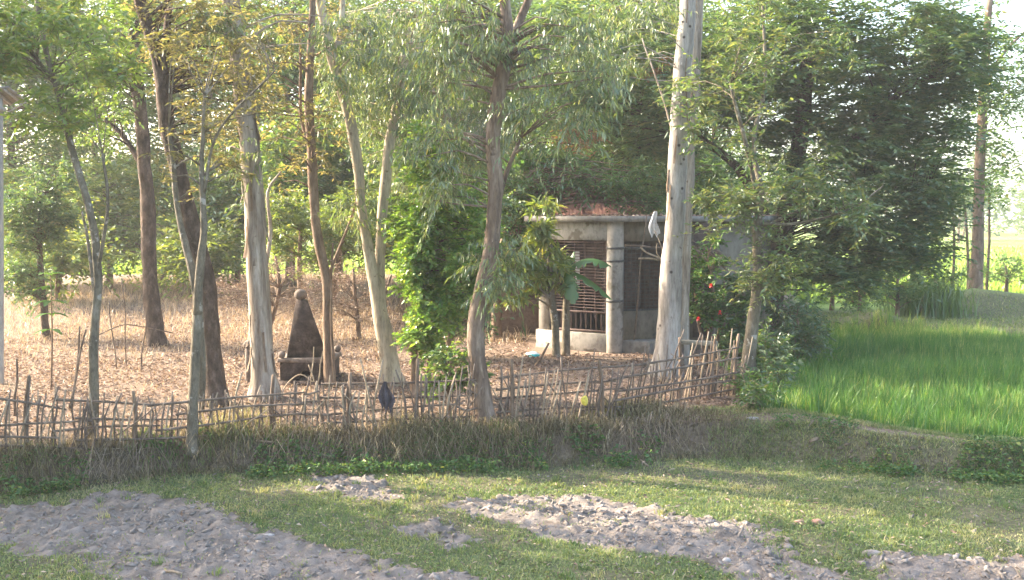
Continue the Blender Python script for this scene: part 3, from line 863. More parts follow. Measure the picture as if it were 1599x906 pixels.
tree("dry_shrub", "brown leafless thicket in front of the green bushes behind the memorial", "shrub",
     [[(560, 510, 8), (556, 470, 6), (552, 420, 4)], [(420, 510, 8), (436, 450, 6), (430, 400, 4)], [(590, 515, 7), (600, 460, 5), (610, 430, 3)]],
     [(440, 450, 70, 45, 1.2, 30), (545, 460, 70, 45, 1.2, 34), (360, 460, 50, 30, 1, 14)], 'dryshrub', 'bark_brown', D=26, ns=12, rc=.5, tint=.5, limb_r=.02)

# mid-distance trees on the far side of the garden (D 36-48)
G_BACK = "trees standing beyond the garden"
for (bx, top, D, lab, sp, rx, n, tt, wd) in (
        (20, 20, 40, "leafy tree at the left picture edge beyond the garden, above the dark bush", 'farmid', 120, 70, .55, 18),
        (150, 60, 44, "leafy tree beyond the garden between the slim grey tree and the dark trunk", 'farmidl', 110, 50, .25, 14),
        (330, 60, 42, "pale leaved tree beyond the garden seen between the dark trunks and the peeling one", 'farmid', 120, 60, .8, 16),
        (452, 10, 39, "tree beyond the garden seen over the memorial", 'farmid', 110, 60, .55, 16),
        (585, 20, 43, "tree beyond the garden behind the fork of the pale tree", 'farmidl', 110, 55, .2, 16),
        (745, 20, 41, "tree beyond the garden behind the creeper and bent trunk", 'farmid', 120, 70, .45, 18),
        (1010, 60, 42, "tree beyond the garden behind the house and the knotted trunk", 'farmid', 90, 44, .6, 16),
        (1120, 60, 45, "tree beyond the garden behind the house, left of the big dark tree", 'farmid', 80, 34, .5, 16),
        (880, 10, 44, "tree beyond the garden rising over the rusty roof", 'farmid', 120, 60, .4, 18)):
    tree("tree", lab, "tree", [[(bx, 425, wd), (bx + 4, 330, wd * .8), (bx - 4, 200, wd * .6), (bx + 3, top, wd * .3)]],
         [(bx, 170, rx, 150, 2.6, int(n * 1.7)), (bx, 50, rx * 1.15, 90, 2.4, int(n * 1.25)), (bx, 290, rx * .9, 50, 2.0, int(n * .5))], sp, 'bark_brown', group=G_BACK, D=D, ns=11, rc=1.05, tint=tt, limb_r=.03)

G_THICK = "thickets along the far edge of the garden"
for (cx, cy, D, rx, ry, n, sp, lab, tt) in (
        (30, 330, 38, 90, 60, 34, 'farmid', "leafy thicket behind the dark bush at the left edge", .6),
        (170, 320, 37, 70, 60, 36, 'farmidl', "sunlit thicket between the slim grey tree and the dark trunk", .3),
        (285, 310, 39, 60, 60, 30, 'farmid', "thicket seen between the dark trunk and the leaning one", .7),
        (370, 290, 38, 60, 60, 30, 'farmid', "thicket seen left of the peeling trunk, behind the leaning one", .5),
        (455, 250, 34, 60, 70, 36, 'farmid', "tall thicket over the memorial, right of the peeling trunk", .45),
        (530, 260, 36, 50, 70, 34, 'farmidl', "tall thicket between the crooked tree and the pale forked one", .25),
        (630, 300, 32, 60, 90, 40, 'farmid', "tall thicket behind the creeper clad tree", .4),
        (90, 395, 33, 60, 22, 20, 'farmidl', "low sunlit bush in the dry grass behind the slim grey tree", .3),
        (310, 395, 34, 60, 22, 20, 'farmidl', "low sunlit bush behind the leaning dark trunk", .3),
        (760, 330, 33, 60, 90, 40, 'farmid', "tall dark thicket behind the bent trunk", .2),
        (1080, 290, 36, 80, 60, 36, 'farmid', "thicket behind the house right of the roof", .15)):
    tt = min(.8, tt + .2)  # lighter leaf tint stands in for sunlight on the thickets
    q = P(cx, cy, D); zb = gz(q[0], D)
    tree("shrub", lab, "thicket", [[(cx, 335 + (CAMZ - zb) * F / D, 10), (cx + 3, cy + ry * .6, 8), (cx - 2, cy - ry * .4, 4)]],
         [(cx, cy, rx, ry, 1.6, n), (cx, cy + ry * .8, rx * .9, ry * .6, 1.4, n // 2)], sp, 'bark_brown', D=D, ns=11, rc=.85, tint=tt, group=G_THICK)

# right-hand far tree and thin stems
tree("tree", "straight tree on an earth mound beyond the paddy at the right", "tree",
     [[(1524, 446, 24), (1526, 390, 18), (1529, 300, 16), (1533, 200, 15), (1538, 100, 13), (1545, 0, 10)],
      [(1536, 130, 7), (1570, 80, 5, .3), (1600, 50, 3, .4)]],
     [(1565, 60, 70, 60, 1.8, 16), (1570, 160, 45, 70, 1.6, 9), (1510, 140, 40, 80, 1.4, 9), (1540, 260, 45, 50, 1.4, 8), (1480, 60, 40, 60, 1.6, 8)], 'farmid', 'bark_brown', D=38.5, ns=8, rc=.8, tint=.35)
for k, (x0, x1, yb_, yt, lab) in enumerate(((1489, 1486, 430, 300, "thin sapling standing apart to the left of the straight far tree"),
                                     (1513, 1503, 440, 290, "thin sapling touching the straight far tree on its left"),
                                     (1541, 1545, 440, 300, "thin sapling just right of the straight far tree"))):
    tree("sapling", lab, "tree", [[(x0, yb_, 5), ((x0 + x1) / 2 + 2, (yb_ + yt) / 2, 4), (x1, yt, 3)]],
         [(x1, yt, 14, 30, .5, 4)], 'farmid', 'bark_brown', group="thin saplings by the far tree", D=39.5 + k, ns=5, rc=.5, tint=.4, flare=1)
# shrubs along the far paddy bund
for (cx, cy, D, rx, ry, n, sp, lab, tt) in (
        (1245, 510, 24.5, 42, 48, 26, 'dark', "dark shrub spilling over the left edge of the paddy", .5),
        (1166, 618, 18.2, 18, 14, 8, 'bushy', "small bush at the foot of the slim mottled tree", .3),
        (1196, 572, 19.8, 28, 36, 22, 'dark', "dark low bush at the corner of the fence and the paddy", .55),
        (1340, 455, 33.5, 60, 26, 18, 'bushy', "bush under the big tree on the far bund", .45),
        (1400, 440, 35, 60, 38, 30, 'bushy', "green bush left of the reeds on the far bund", .4),
        (1460, 440, 36, 40, 35, 20, 'bushy', "bush on the far bund left of the straight tree", .35),
        (1570, 425, 41, 40, 24, 14, 'bushy', "low bush right of the straight far tree", .6),
        (1300, 415, 38, 60, 22, 12, 'farmid', "bush at the edge of the bright field behind the big tree", .5)):
    tree("shrub", lab, "shrub", [[(cx, cy + ry, 7), (cx + 2, cy + ry * .4, 5), (cx, cy - ry * .4, 3)]], [(cx, cy, rx, ry, 1.0, n)], sp, 'bark_brown', D=D, ns=11, rc=.5, tint=tt, group="shrubs round the paddy")

# --- far tree line and woods
G_FAR = "hazy trees on the far side of the fields"


def far_tree(x, y, h, wd, label):
    z = gz(x, y)
    root = thing("tree", (x, y, z), label, "tree", G_FAR)
    mb = MB(); lv = MB()
    tp = np.array([x + R.normal() * .3, y, z + h * .8])
    tube(mb, [(x, y, z - .1), ((x + tp[0]) / 2 + R.normal() * .2, y, z + h * .4), tp], [.2, .14, .05], 6, 1.0)
    n = 26
    C = ell_points(n, np.array([x, y, z + h * .62]), wd, wd, h * .38, .2)
    for q in C[:9]:
        a = np.array([x, y, z + h * (.25 + .4 * R.random())]); tube(mb, [a, q], [.07, .02], 4, 2)
    A = np.repeat(C, 7, 0) + R.normal(size=(n * 7, 3)) * .5
    sp = dict(SPEC['farleaf'])
    sp['tint'] = .3 + .5 * R.random()
    sprays(lv, A, rand_dir(len(A)), 1.3, sp, None)
    mb.build("trunk", M['bark_brown'], root, True)
    lv.build("crown", M['far'], root)


for k in range(34):
    x = -75 + k * 4.7 + R.normal() * 1.2; y = 118 + R.random() * 26
    far_tree(x, y, 8 + 5 * R.random(), 2.6 + 1.5 * R.random(), ("hazy far field tree seen right of the big dark tree" if x > 24 else "hazy far field tree seen between the garden trunks at the left" if x < -8 else "hazy far field tree behind the house and the creeper"))
# a mass of woods behind the row
lv = MB()
n = 3600
A = np.stack([R.uniform(-150, 150, n), R.uniform(165, 200, n), R.random(n) ** .8 * 13 * (0.6 + .6 * vnoise(np.linspace(0, 40, n), np.zeros(n), 3))], 1)
A[:, 2] *= 0.55 + 0.6 * vnoise(A[:, 0] * .12, A[:, 1] * .05, 9)
A[:, 2] += -.3
sp = dict(SPEC['farleaf']); sp.update(L=1.0, W=.55, sl=2.4, n=9)
sprays(lv, A, rand_dir(n), 2.4, sp, None)
tag(lv.build("woods", M['far']), "hazy mass of woods along the horizon", "woods", kind="stuff")

# --- neighbouring trees left of the view that shade the field
for (x, y, h, wd, zc, n, lab) in (
        (-13.0, 16.3, 11, 2.2, 6.6, 95, "tall leafy tree on the bank left of the view, nearest the garden"),
        (-17.5, 16.9, 12, 2.5, 8.2, 95, "tall leafy tree left of the view, farther along the bank"),
        (-9.8, 13.4, 7, 1.6, 3.6, 50, "smaller leafy tree at the field corner left of the view")):
    z = gz(x, y)
    root = thing("tree", (x, y, z), lab, "tree")
    mb = MB(); lv = MB()
    tube(mb, [(x, y, z - .1), (x + .2, y + .1, z + h * .4), (x - .1, y, z + h * .85)], [.25, .18, .06], 10, .3, .2)
    C = ell_points(n, np.array([x, y, zc]), wd * 1.2, wd, h * .42, .1)
    for q in C:
        a = np.array([x, y, min(q[2] - .4, z + h * .7)]); tube(mb, [a, (a + q) / 2 + (0, 0, .2), q], [.06, .04, .012], 5, .6)
    A = np.repeat(C, 9, 0) + R.normal(size=(n * 9, 3)) * .3
    sprays(lv, A, rand_dir(len(A)), .8, SPEC['shade'], None)
    mb.build("trunk", M['bark_brown'], root, True); lv.build("crown", M['mid'], root)

# ------------------------------------------------------------------ house
def basis2(d):
    """frame with local x along d (2-D), local y to the back, z up"""
    d = unit(np.array([d[0], d[1], 0.]))
    return d, np.array([-d[1], d[0], 0.])


def box(mb, o, ux, uy, x0, x1, y0, y1, z0, z1, bev=0.008):
    bm = bmesh.new()
    bmesh.ops.create_cube(bm, size=1)
    for v in bm.verts:
        v.co = Vector(((x0 + x1) / 2 + v.co.x * (x1 - x0), (y0 + y1) / 2 + v.co.y * (y1 - y0), (z0 + z1) / 2 + v.co.z * (z1 - z0)))
    if bev:
        bmesh.ops.bevel(bm, geom=list(bm.edges), offset=bev, segments=1, affect='EDGES')
    bmesh.ops.triangulate(bm, faces=bm.faces)
    V = np.array([o + ux * v.co.x + uy * v.co.y + np.array([0, 0, 1.]) * v.co.z for v in bm.verts])
    bm.verts.index_update()
    T = np.array([[v.index for v in f.verts] for f in bm.faces])
    if np.dot(np.cross(ux, uy), (0, 0, 1)) < 0: T = T[:, ::-1]
    bm.free()
    mb.add(V, T)


def one(name, mat, parent, *a, **k):
    mb = MB(); box(mb, *a, **k)
    return mb.build(name, M[mat], parent)


HC = np.array([2.14, 23.5, 0.0])
HC[2] = gz(HC[0], HC[1]) - 0.02
house = thing("house", HC, "small grey concrete house with a grilled verandah and a flat slab roof", "house")
ld = unit(np.array([-0.80, 0.60, 0])); rd = unit(np.array([0.95, 0.30, 0]))
LL, RL = 1.95, 3.45
Hl = HC[2]
# left (verandah) face runs along ld from the corner; inward normal
lin = np.array([0.60, 0.80, 0]); rin = np.array([-0.30, 0.95, 0]) / np.linalg.norm([.3, .95])
Z3 = np.array([0, 0, 1.])
one("plinth_wall", 'plaster', house, HC, ld, lin, -.02, LL + .05, 0.0, .16, -.1, .42)
one("beam", 'plaster', house, HC, ld, lin, .1, LL + .1, .01, .2, 2.46, 2.868)
pl = one("pillar", 'plaster', house, HC, ld, lin, LL - .28, LL - .02, .02, .2, .42, 2.46)
# corner column, round
mb = MB(); cc = HC + lin * .13 + rd * .02
tube(mb, [cc - Z3 * .1, cc + Z3 * 1.4, cc + Z3 * 2.862], [.19, .185, .185], 18, .3)
colm = mb.build("column", M['plaster'], house, True)
for zb in (2.30, 2.02, 1.15):
    mb = MB(); tube(mb, [cc + Z3 * (zb - .02), cc + Z3 * (zb + .02)], [.198, .198], 18, .1)
    mb.build("band", M['grey_iron'], colm, True)
# right face wall with the barred window
wx0, wx1, wz0, wz1 = .28, 1.38, .92, 2.44
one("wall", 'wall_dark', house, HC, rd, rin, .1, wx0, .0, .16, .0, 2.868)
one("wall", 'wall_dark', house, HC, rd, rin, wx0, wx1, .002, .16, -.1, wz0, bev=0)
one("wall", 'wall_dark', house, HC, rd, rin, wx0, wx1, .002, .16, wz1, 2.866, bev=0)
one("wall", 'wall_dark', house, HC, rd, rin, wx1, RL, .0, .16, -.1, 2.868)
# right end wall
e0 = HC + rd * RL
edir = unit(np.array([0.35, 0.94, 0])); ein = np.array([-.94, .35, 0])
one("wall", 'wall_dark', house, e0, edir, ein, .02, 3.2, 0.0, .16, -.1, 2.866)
one("wall", 'inside', house, HC + ld * LL, lin, -ld, .17, 3.0, 0.05, .2, -.05, 2.45)
# back wall of the verandah and floor
one("floor", 'concrete', house, HC + lin * .2, ld, lin, -.8, LL - .1, .0, 1.5, -.1, .3)
one("back_wall", 'inside', house, HC + lin * 1.6, ld, lin, -1.6, LL - .1, .0, .14, .3, 2.86)
one("partition", 'inside', house, HC + rin * .5, rd, rin, .2, RL - .3, .4, .5, 0, 2.85)
one("door", 'iron', house, HC + lin * 1.54, ld, lin, .5, 1.25, .0, .05, .3, 2.15)
# window grille on right face
gr = one("window_frame", 'grey_iron', house, HC, rd, rin, wx0 + .002, wx0 + .05, .05, .09, wz0, wz1)
for a in ((wx1 - .05, wx1, .05, .09, wz0, wz1), (wx0 + .05, wx1 - .05, .05, .09, wz0, wz0 + .04), (wx0 + .05, wx1 - .05, .05, .09, wz1 - .16, wz1 - .12)):
    one("frame_rail", 'grey_iron', gr, HC, rd, rin, *a)


def stickmesh(name, mat, r=.5, sides=6):
    mb = MB(); tube(mb, [(0, 0, 0), (0, 0, 1)], [r, r], sides, .5)
    V = np.concatenate(mb.V); T = np.concatenate(mb.T)
    return mesh_data(name, V, T, M[mat], {"tint": ('FLOAT', np.full(len(V), .5))}, True)


def put_stick(name, me, parent, a, b, r):
    a = np.asarray(a, float); b = np.asarray(b, float)
    d = Vector(b - a)
    q = d.to_track_quat('Z', 'Y').to_matrix()
    S = Matrix.Diagonal((r * 2, r * 2, d.length)).to_3x3()
    return inst(name, me, parent, a, basis=q @ S)


bar_g = stickmesh("bar", 'grey_iron'); bar_i = stickmesh("bar", 'iron')
for k in range(9):
    x = wx0 + .12 + k * (wx1 - wx0 - .24) / 8
    put_stick("bar", bar_g, gr, HC + rd * x + rin * .07 + Z3 * (wz0 + .04), HC + rd * x + rin * .07 + Z3 * (wz1 - .16), .008)
for k in range(16):
    z = wz0 + .1 + k * .083
    put_stick("bar", bar_g, gr, HC + rd * (wx0 + .05) + rin * .085 + Z3 * z, HC + rd * (wx1 - .05) + rin * .085 + Z3 * z, .008)
# verandah grille: close horizontal bars above, a railing of upright bars below
vg = one("verandah_grille", 'iron', house, HC, ld, lin, .12, LL - .3, .06, .10, .86, .90)
one("grille_rail", 'iron', vg, HC, ld, lin, .12, LL - .3, .06, .10, .44, .485)
one("grille_rail", 'iron', vg, HC, ld, lin, .12, LL - .3, .06, .10, 2.40, 2.44)
for k in range(12):
    x = .16 + k * (LL - .5) / 11
    put_stick("bar", bar_i, vg, HC + ld * x + lin * .08 + Z3 * .48, HC + ld * x + lin * .08 + Z3 * .865, .009)
for k in range(22):
    z = .97 + k * .066
    put_stick("bar", bar_i, vg, HC + ld * .12 + lin * .08 + Z3 * z, HC + ld * (LL - .3) + lin * .08 + Z3 * z, .0085)
for k in range(6):
    x = .2 + k * (LL - .6) / 5
    put_stick("bar", bar_i, vg, HC + ld * x + lin * .095 + Z3 * .9, HC + ld * x + lin * .095 + Z3 * 2.4, .012)
# roof slab polygon
pr = [HC - ld * .1 - lin * .18 + rd * .12 - rin * .12, HC + ld * (LL + .25) - lin * .18, HC + ld * (LL + .25) + lin * 3.2, e0 + edir * 3.2 + rd * .2, e0 + rd * .25 - rin * .18]
V = [p[:2].tolist() + [Hl + z] for z in (2.87, 2.99) for p in pr]
n = len(pr)
T = []
for k in range(n):
    k2 = (k + 1) % n
    T += [[k2, k, k + n], [k2, k + n, k2 + n]]
for k in range(1, n - 1):
    T += [[0, k, k + 1], [n, n + k + 1, n + k]]
V = [list(v) for v in V]
obj("roof_slab", V, np.array(T), M['concrete'], house)
# litter on the roof slab
lv = MB()
pp = np.stack([R.uniform(.4, 6.2, 900), R.uniform(23.4, 26.5, 900), np.full(900, Hl + 3.0)], 1)
ok = (np.einsum('ij,j->i', pp - (HC - lin * .1), lin) > 0) & (np.einsum('ij,j->i', pp - HC, rin) > -.1)
pp = pp[ok]
leaves(lv, pp, R.normal(size=(len(pp), 3)) * (1, 1, .15), R.normal(size=(len(pp), 3)) * .3 + Z3, .12, .05, R.random(len(pp)))
o = lv.build("roof_litter", M['litter'], house); o["kind"] = "stuff"

# clothes hanging behind the grille
for (t0, z0, wd, hh, mt, lab) in ((1.02, 1.45, .10, .75, 'whitecloth', "long white cloth hanging behind the verandah bars"), (1.22, 1.05, .13, .55, 'pinkcloth', "dull pink cloth hanging low behind the verandah bars")):
    mb = MB()
    o0 = HC + lin * .3 + ld * t0
    nu, nv = 7, 6
    Vv = np.array([[*(o0 + ld * (u / (nu - 1) * wd) + lin * .02 * math.sin(u * 1.9 + v * .3))[:2], Hl + z0 + hh * (1 - v / (nv - 1))] for v in range(nv) for u in range(nu)])
    Tt = []
    for v in range(nv - 1):
        for u in range(nu - 1):
            a = v * nu + u; Tt += [[a, a + nu, a + 1], [a + 1, a + nu, a + nu + 1]]
    V2 = np.vstack([Vv, Vv + lin * .008]); T2 = np.vstack([np.array(Tt), np.array(Tt)[:, ::-1] + len(Vv)])
    mb.add(V2, T2)
    tag(mb.build("hanging_cloth", M[mt], None, True), lab, "cloth")

# rusty tin roofed hut behind
hx, hy = 0.2, 27.2
hz = gz(hx, hy)
hut = thing("hut", (hx, hy, hz), "old hut with a rusty red tin roof behind the concrete house", "hut")
one("wall", 'mudwall', hut, np.array([-.6, 27.6, hz]), np.array([1., 0, 0]), np.array([0, 1., 0]), 0, 3.9, 0, .2, -.1, 2.65)
one("wall", 'mudwall', hut, np.array([-.6, 27.6, hz]), np.array([1., 0, 0]), np.array([0, 1., 0]), 0, .2, .2, 3.0, -.1, 2.65)
one("wall", 'mudwall', hut, np.array([-.6, 27.6, hz]), np.array([1., 0, 0]), np.array([0, 1., 0]), 3.7, 3.9, .2, 3.0, -.1, 2.65)


def roof_sheet(x0, x1, yl, yh, zl, zh, n=10):
    V = []; T = []
    m = 5
    for k in range(n * 2 + 1):
        u = k / (n * 2); dz = .022 * (1 if k % 2 else -1)
        for q in range(m):
            s = q / (m - 1)
            V.append([x0 + (x1 - x0) * u, yl + (yh - yl) * s, zl + (zh - zl) * s + dz])
    for k in range(n * 2):
        for q in range(m - 1):
            a = k * m + q
            T += [[a, a + m, a + m + 1], [a, a + m + 1, a + 1]]
    V = np.array(V); T = np.array(T)
    V2 = np.vstack([V, V - [0, .004, .008]]); T2 = np.vstack([T, T[:, ::-1] + len(V)])
    return V2, T2


for k in range(5):
    x0 = -1.0 + k * .95
    dzz = R.normal() * .03
    V, T = roof_sheet(x0, x0 + .93, 26.7 + R.normal() * .06, 29.2, hz + 2.5 + dzz, hz + 3.62 + dzz * .5)
    obj("roof_sheet", V, T, M['rusttin'], hut)
    V, T = roof_sheet(x0, x0 + .93, 31.5, 29.21, hz + 2.5, hz + 3.60)
    obj("roof_sheet", V, T[:, ::-1], M['rusttin'], hut)
lv = MB()
n = 420
s = R.random(n); pp = np.stack([R.uniform(-1, 3.7, n), 26.7 + s * 2.5, hz + 2.54 + s * 1.12], 1)
leaves(lv, pp, R.normal(size=(n, 3)) * (1, 1, .3), R.normal(size=(n, 3)) * .4 + Z3, .14, .06, R.random(n))
o = lv.build("roof_litter", M['litter'], hut); o["kind"] = "stuff"

# lean-to of dry leaves by the right wall, on two poles
lt = thing("leaf_thatch", P(1090, 470, 23.6), "sagging lean-to roof of dry leaves against the house wall", "lean-to")
lv = MB()
c0 = P(1085, 392, 23.8)
n = 900
u = R.random(n); v = R.random(n)
pp = c0 + np.stack([(u - .5) * 1.15, (v - .5) * .8, .22 * (v - .5) - .28 * (u - .5) + .05 * R.normal(size=n)], 1)
leaves(lv, pp, R.normal(size=(n, 3)) * (.6, 1, .25) + (0, -.6, -.35), R.normal(size=(n, 3)) * .5 + Z3, .2, .05, np.clip(R.normal(size=n) * .2 + .4, 0, 1))
o = lv.build("dry_leaves", M['litter'], lt); o["kind"] = "stuff"
stk = stickmesh("pole", 'bamboo'); stkp = stickmesh("pole", 'bamboo_pale')
for (a, b, r) in (((1062, 378), (1115, 408), .02), ((1060, 398), (1112, 420), .02)):
    put_stick("pole", stk, lt, P(a[0], a[1], 23.5), P(b[0], b[1], 23.5), r)
for px in (1062, 1112):
    t_ = P(px, 405, 23.6); put_stick("post", stk, lt, (t_[0], t_[1], gz(t_[0], t_[1]) - .05), t_, .03)

# leaning poles and sticks by the house


def loose_stick(name, a, b, r, label, cat, mat='bamboo', wob=.02):
    mb = MB()
    a = np.asarray(a, float); b = np.asarray(b, float)
    tube(mb, [a, (a * .67 + b * .33) + R.normal(size=3) * wob, (a * .33 + b * .67) + R.normal(size=3) * wob, b], [r, r * .95, r * .85, r * .7], 7, .12)
    return tag(mb.build(name, M[mat], None, True), label, cat)


def gp(px, py, up=0):
    q = ground(px, py); q[2] += up; return q


a = gp(988, 551); loose_stick("bamboo_pole", a, P(1010, 338, 23.35), .022, "long thin bamboo pole leaning on the roof edge beside the barred window", "pole")
loose_stick("bamboo_pole", P(976, 383, 23.3), P(1052, 388, 23.4), .02, "bamboo pole fixed across the top of the barred window", "pole")
loose_stick("wooden_strut", P(1000, 386, 23.35), P(1036, 408, 23.3), .022, "short pale strut slanting under the pole across the barred window", "strut", 'bamboo_pale')
loose_stick("wooden_strut", P(997, 404, 23.35), P(1050, 404, 23.3), .022, "short pale strut lying level across the barred window", "strut", 'bamboo_pale')
for (x0, x1, y1, lab) in ((1016, 1022, 360, "bent bare stem hanging against the house beam, touching the white rag"), (1030, 1026, 380, "bare curved stem between the white rag and the knotted trunk")):
    loose_stick("bare_stem", P(x0 + 20, 440, 22.6), P(x1, y1, 22.9), .012, lab, "stem", 'bamboo_pale', .06)
def rag_sheet(name, mat, px, py, D, w, h, label):
    """a crumpled hanging cloth: w x h photograph pixels, gathered at the top"""
    mb = MB(); nu, nv = 9, 12; k = D / F; q0 = P(px, py, D)
    sd_ = R.random() * 40
    V = []
    for v in range(nv):
        tv = v / (nv - 1)
        ww = w * (.35 + .9 * math.sin(min(1, tv * 1.25) * math.pi * .62)) * (1 + .25 * math.sin(tv * 7 + sd_))
        for u in range(nu):
            tu = u / (nu - 1) - .5
            V.append(q0 + np.array([(tu * ww + 2 * math.sin(tv * 5 + sd_)) * k, .045 * math.sin(tu * 14 + sd_ + tv * 2) * (.4 + tv), -(tv * h * (1 - .22 * abs(math.sin(tu * 6 + sd_)))) * k]))
    V = np.array(V); T = []
    for v in range(nv - 1):
        for u in range(nu - 1):
            a_ = v * nu + u; T += [[a_, a_ + nu, a_ + 1], [a_ + 1, a_ + nu, a_ + nu + 1]]
    T = np.array(T)
    mb.add(np.vstack([V, V + [0, .006, 0]]), np.vstack([T, T[:, ::-1] + len(V)]))
    return tag(mb.build(name, M[mat], None, True), label, "rag")


rag_sheet("rag", 'whitecloth', 1022, 330, 23.1, 11, 44, "white rag hanging from the house roof edge")

# plank bench by the fence corner
bq = P(1085, 535, 20.6)
bench = thing("plank_bench", (bq[0], bq[1], gz(bq[0], bq[1])), "pale plank bench behind the fence right of the knotted trunk", "bench")
a_, b_ = P(1054, 530, 20.6), P(1112, 537, 20.3)
dv = unit((b_ - a_) * (1, 1, 0)); pv = np.array([-dv[1], dv[0], 0])
zt = bq[2] - .0
one("plank", 'wood', bench, np.array([a_[0], a_[1], 0]), dv, pv, 0, .78, 0, .22, zt - .03, zt + .04)
for x in (.08, .66):
    one("leg", 'bamboo', bench, np.array([a_[0], a_[1], 0]), dv, pv, x, x + .06, .07, .14, gz(a_[0], a_[1]) - .06, zt - .032)

# ------------------------------------------------------------------ stone memorial
tb = ground(470, 600)
tomb = thing("memorial", tb, "dark weathered pyramid memorial with a ball finial on a niched base", "memorial")
TD = tb[1]; k = TD / F
cx = P(472, 560, TD)[0]; tz0 = tb[2]
zz = lambda py: P(470, py, TD)[2]


def frustum(mb, cx, cy, wb, wt, z0, z1, ox=0, db=None, dt=None):
    db = db or wb; dt = dt or wt
    V = [(cx - wb, cy - db, z0), (cx + wb, cy - db, z0), (cx + wb, cy + db, z0), (cx - wb, cy + db, z0),
         (cx + ox - wt, cy - dt, z1), (cx + ox + wt, cy - dt, z1), (cx + ox + wt, cy + dt, z1), (cx + ox - wt, cy + dt, z1)]
    T = [[0, 2, 1], [0, 3, 2], [4, 5, 6], [4, 6, 7], [0, 1, 5], [0, 5, 4], [1, 2, 6], [1, 6, 5], [2, 3, 7], [2, 7, 6], [3, 0, 4], [3, 4, 7]]
    mb.add(V, T)


TY = TD + .45
SPIRE_ROT = Matrix.Rotation(math.radians(11), 3, 'Z')
mb = MB(); frustum(mb, 0, 0, .36, .10, zz(559), zz(471))
for k_ in range(len(mb.V)):
    v_ = mb.V[k_]; fz = (v_[:, 2] - zz(559)) / (zz(471) - zz(559))
    r_ = v_ @ np.array(SPIRE_ROT).T
    r_[:, 0] += cx - .085 * fz; r_[:, 1] += TY
    mb.V[k_] = r_
spire = mb.build("spire", M['tomb'], tomb)


def blob(mb, c, r, seed=0, sq=(1, 1, 1), sub=2, amp=.12):
    bm = bmesh.new(); bmesh.ops.create_icosphere(bm, subdivisions=sub, radius=1)
    V = np.array([v.co[:] for v in bm.verts]); T = np.array([[v.index for v in f.verts] for f in bm.faces]); bm.free()
    nn = 1 + amp * 2 * (fbm(V[:, 0] * 1.4 + seed * 3.1, V[:, 1] * 1.4 + V[:, 2] * 1.9 + seed, 5) - .45)
    mb.add(np.asarray(c) + V * nn[:, None] * r * np.array(sq), T)


mb = MB(); blob(mb, (cx - .10, TY, zz(463)), .118, 1, (1, 1, .88), 3, .05); mb.build("ball_finial", M['tombtop'], tomb, True)
mb = MB(); box(mb, np.array([cx + .06, TY, 0]), np.array([1., 0, 0]), np.array([0, 1., 0]), -.5, .5, -.5, .5, zz(566), zz(559.5), .012); mb.build("cornice", M['tombtop'], tomb)
# pedestal with an arched niche in front: outline with hole
def niche_block(cx, y0, y1, hw, z0, z1, nw, nh):
    mb = MB(); K = 14
    arc = [(-nw, z0)] + [(-nw * math.cos(math.pi * t_ / K), z0 + nh * .45 + nh * .55 * math.sin(math.pi * t_ / K)) for t_ in range(K + 1)] + [(nw, z0)]
    out = []
    for (x, z) in arc:
        # project to rectangle border
        if z <= z0 + 1e-6: out.append((math.copysign(hw, x), z0))
        else:
            s = min(hw / max(abs(x), 1e-6), (z1 - z0) / max(z - z0, 1e-6)); out.append((x * s, z0 + (z - z0) * s))
    n = len(arc)
    V = [(cx + x, y0, z) for x, z in arc] + [(cx + x, y0, z) for x, z in out] + [(cx + x, y0 + .35, z) for x, z in arc]
    T = []
    for i_ in range(n - 1):
        T += [[i_, i_ + 1, n + i_], [i_ + 1, n + i_ + 1, n + i_]]
        T += [[i_, 2 * n + i_, i_ + 1], [i_ + 1, 2 * n + i_, 2 * n + i_ + 1]]
    for i_ in range(1, n - 1): T.append([2 * n, 2 * n + i_, 2 * n + i_ + 1])
    mb.add(V, T)
    V = [(cx - hw, y0, z0), (cx - hw, y1, z0), (cx + hw, y1, z0), (cx + hw, y0, z0), (cx - hw, y0, z1), (cx - hw, y1, z1), (cx + hw, y1, z1), (cx + hw, y0, z1)]
    mb.add(V, [[0, 4, 1], [1, 4, 5], [1, 5, 2], [2, 5, 6], [2, 6, 3], [3, 6, 7], [4, 7, 6], [4, 6, 5]])
    # corner fill triangles of the front
    return mb


nb = niche_block(cx + .06, TY - .46, TY + .46, .46, tz0 - .1, zz(566) - .002, .17, .34)
nb.build("pedestal", M['tomb'], tomb)
for sx in (-1, 1):
    for sy in (-1, 1):
        mb = MB(); blob(mb, (cx + .06 + sx * .43, TY + sy * .43, zz(559.5) + .06), .068, sx + sy * 2, sub=2, amp=.06); mb.build("corner_ball", M['tombtop'], tomb, True)
mb = MB(); frustum(mb, cx + .06, TY, .6, .55, tz0 - .12, tz0 + .07); mb.build("step", M['tomb'], tomb)
# old grey post to the left (broken pillar) behind the peeling trunk
pb = ground(388, 596)
mb = MB(); tube(mb, [pb - Z3 * .05, pb + Z3 * .35, pb + Z3 * .62], [.07, .06, .05], 8, .15, .3, .02); blob(mb, pb + Z3 * .68, .085, 9, sub=2)
tag(mb.build("stump", M['tombtop'], None, True), "short knobbly stump left of the peeling pale trunk", "stump")
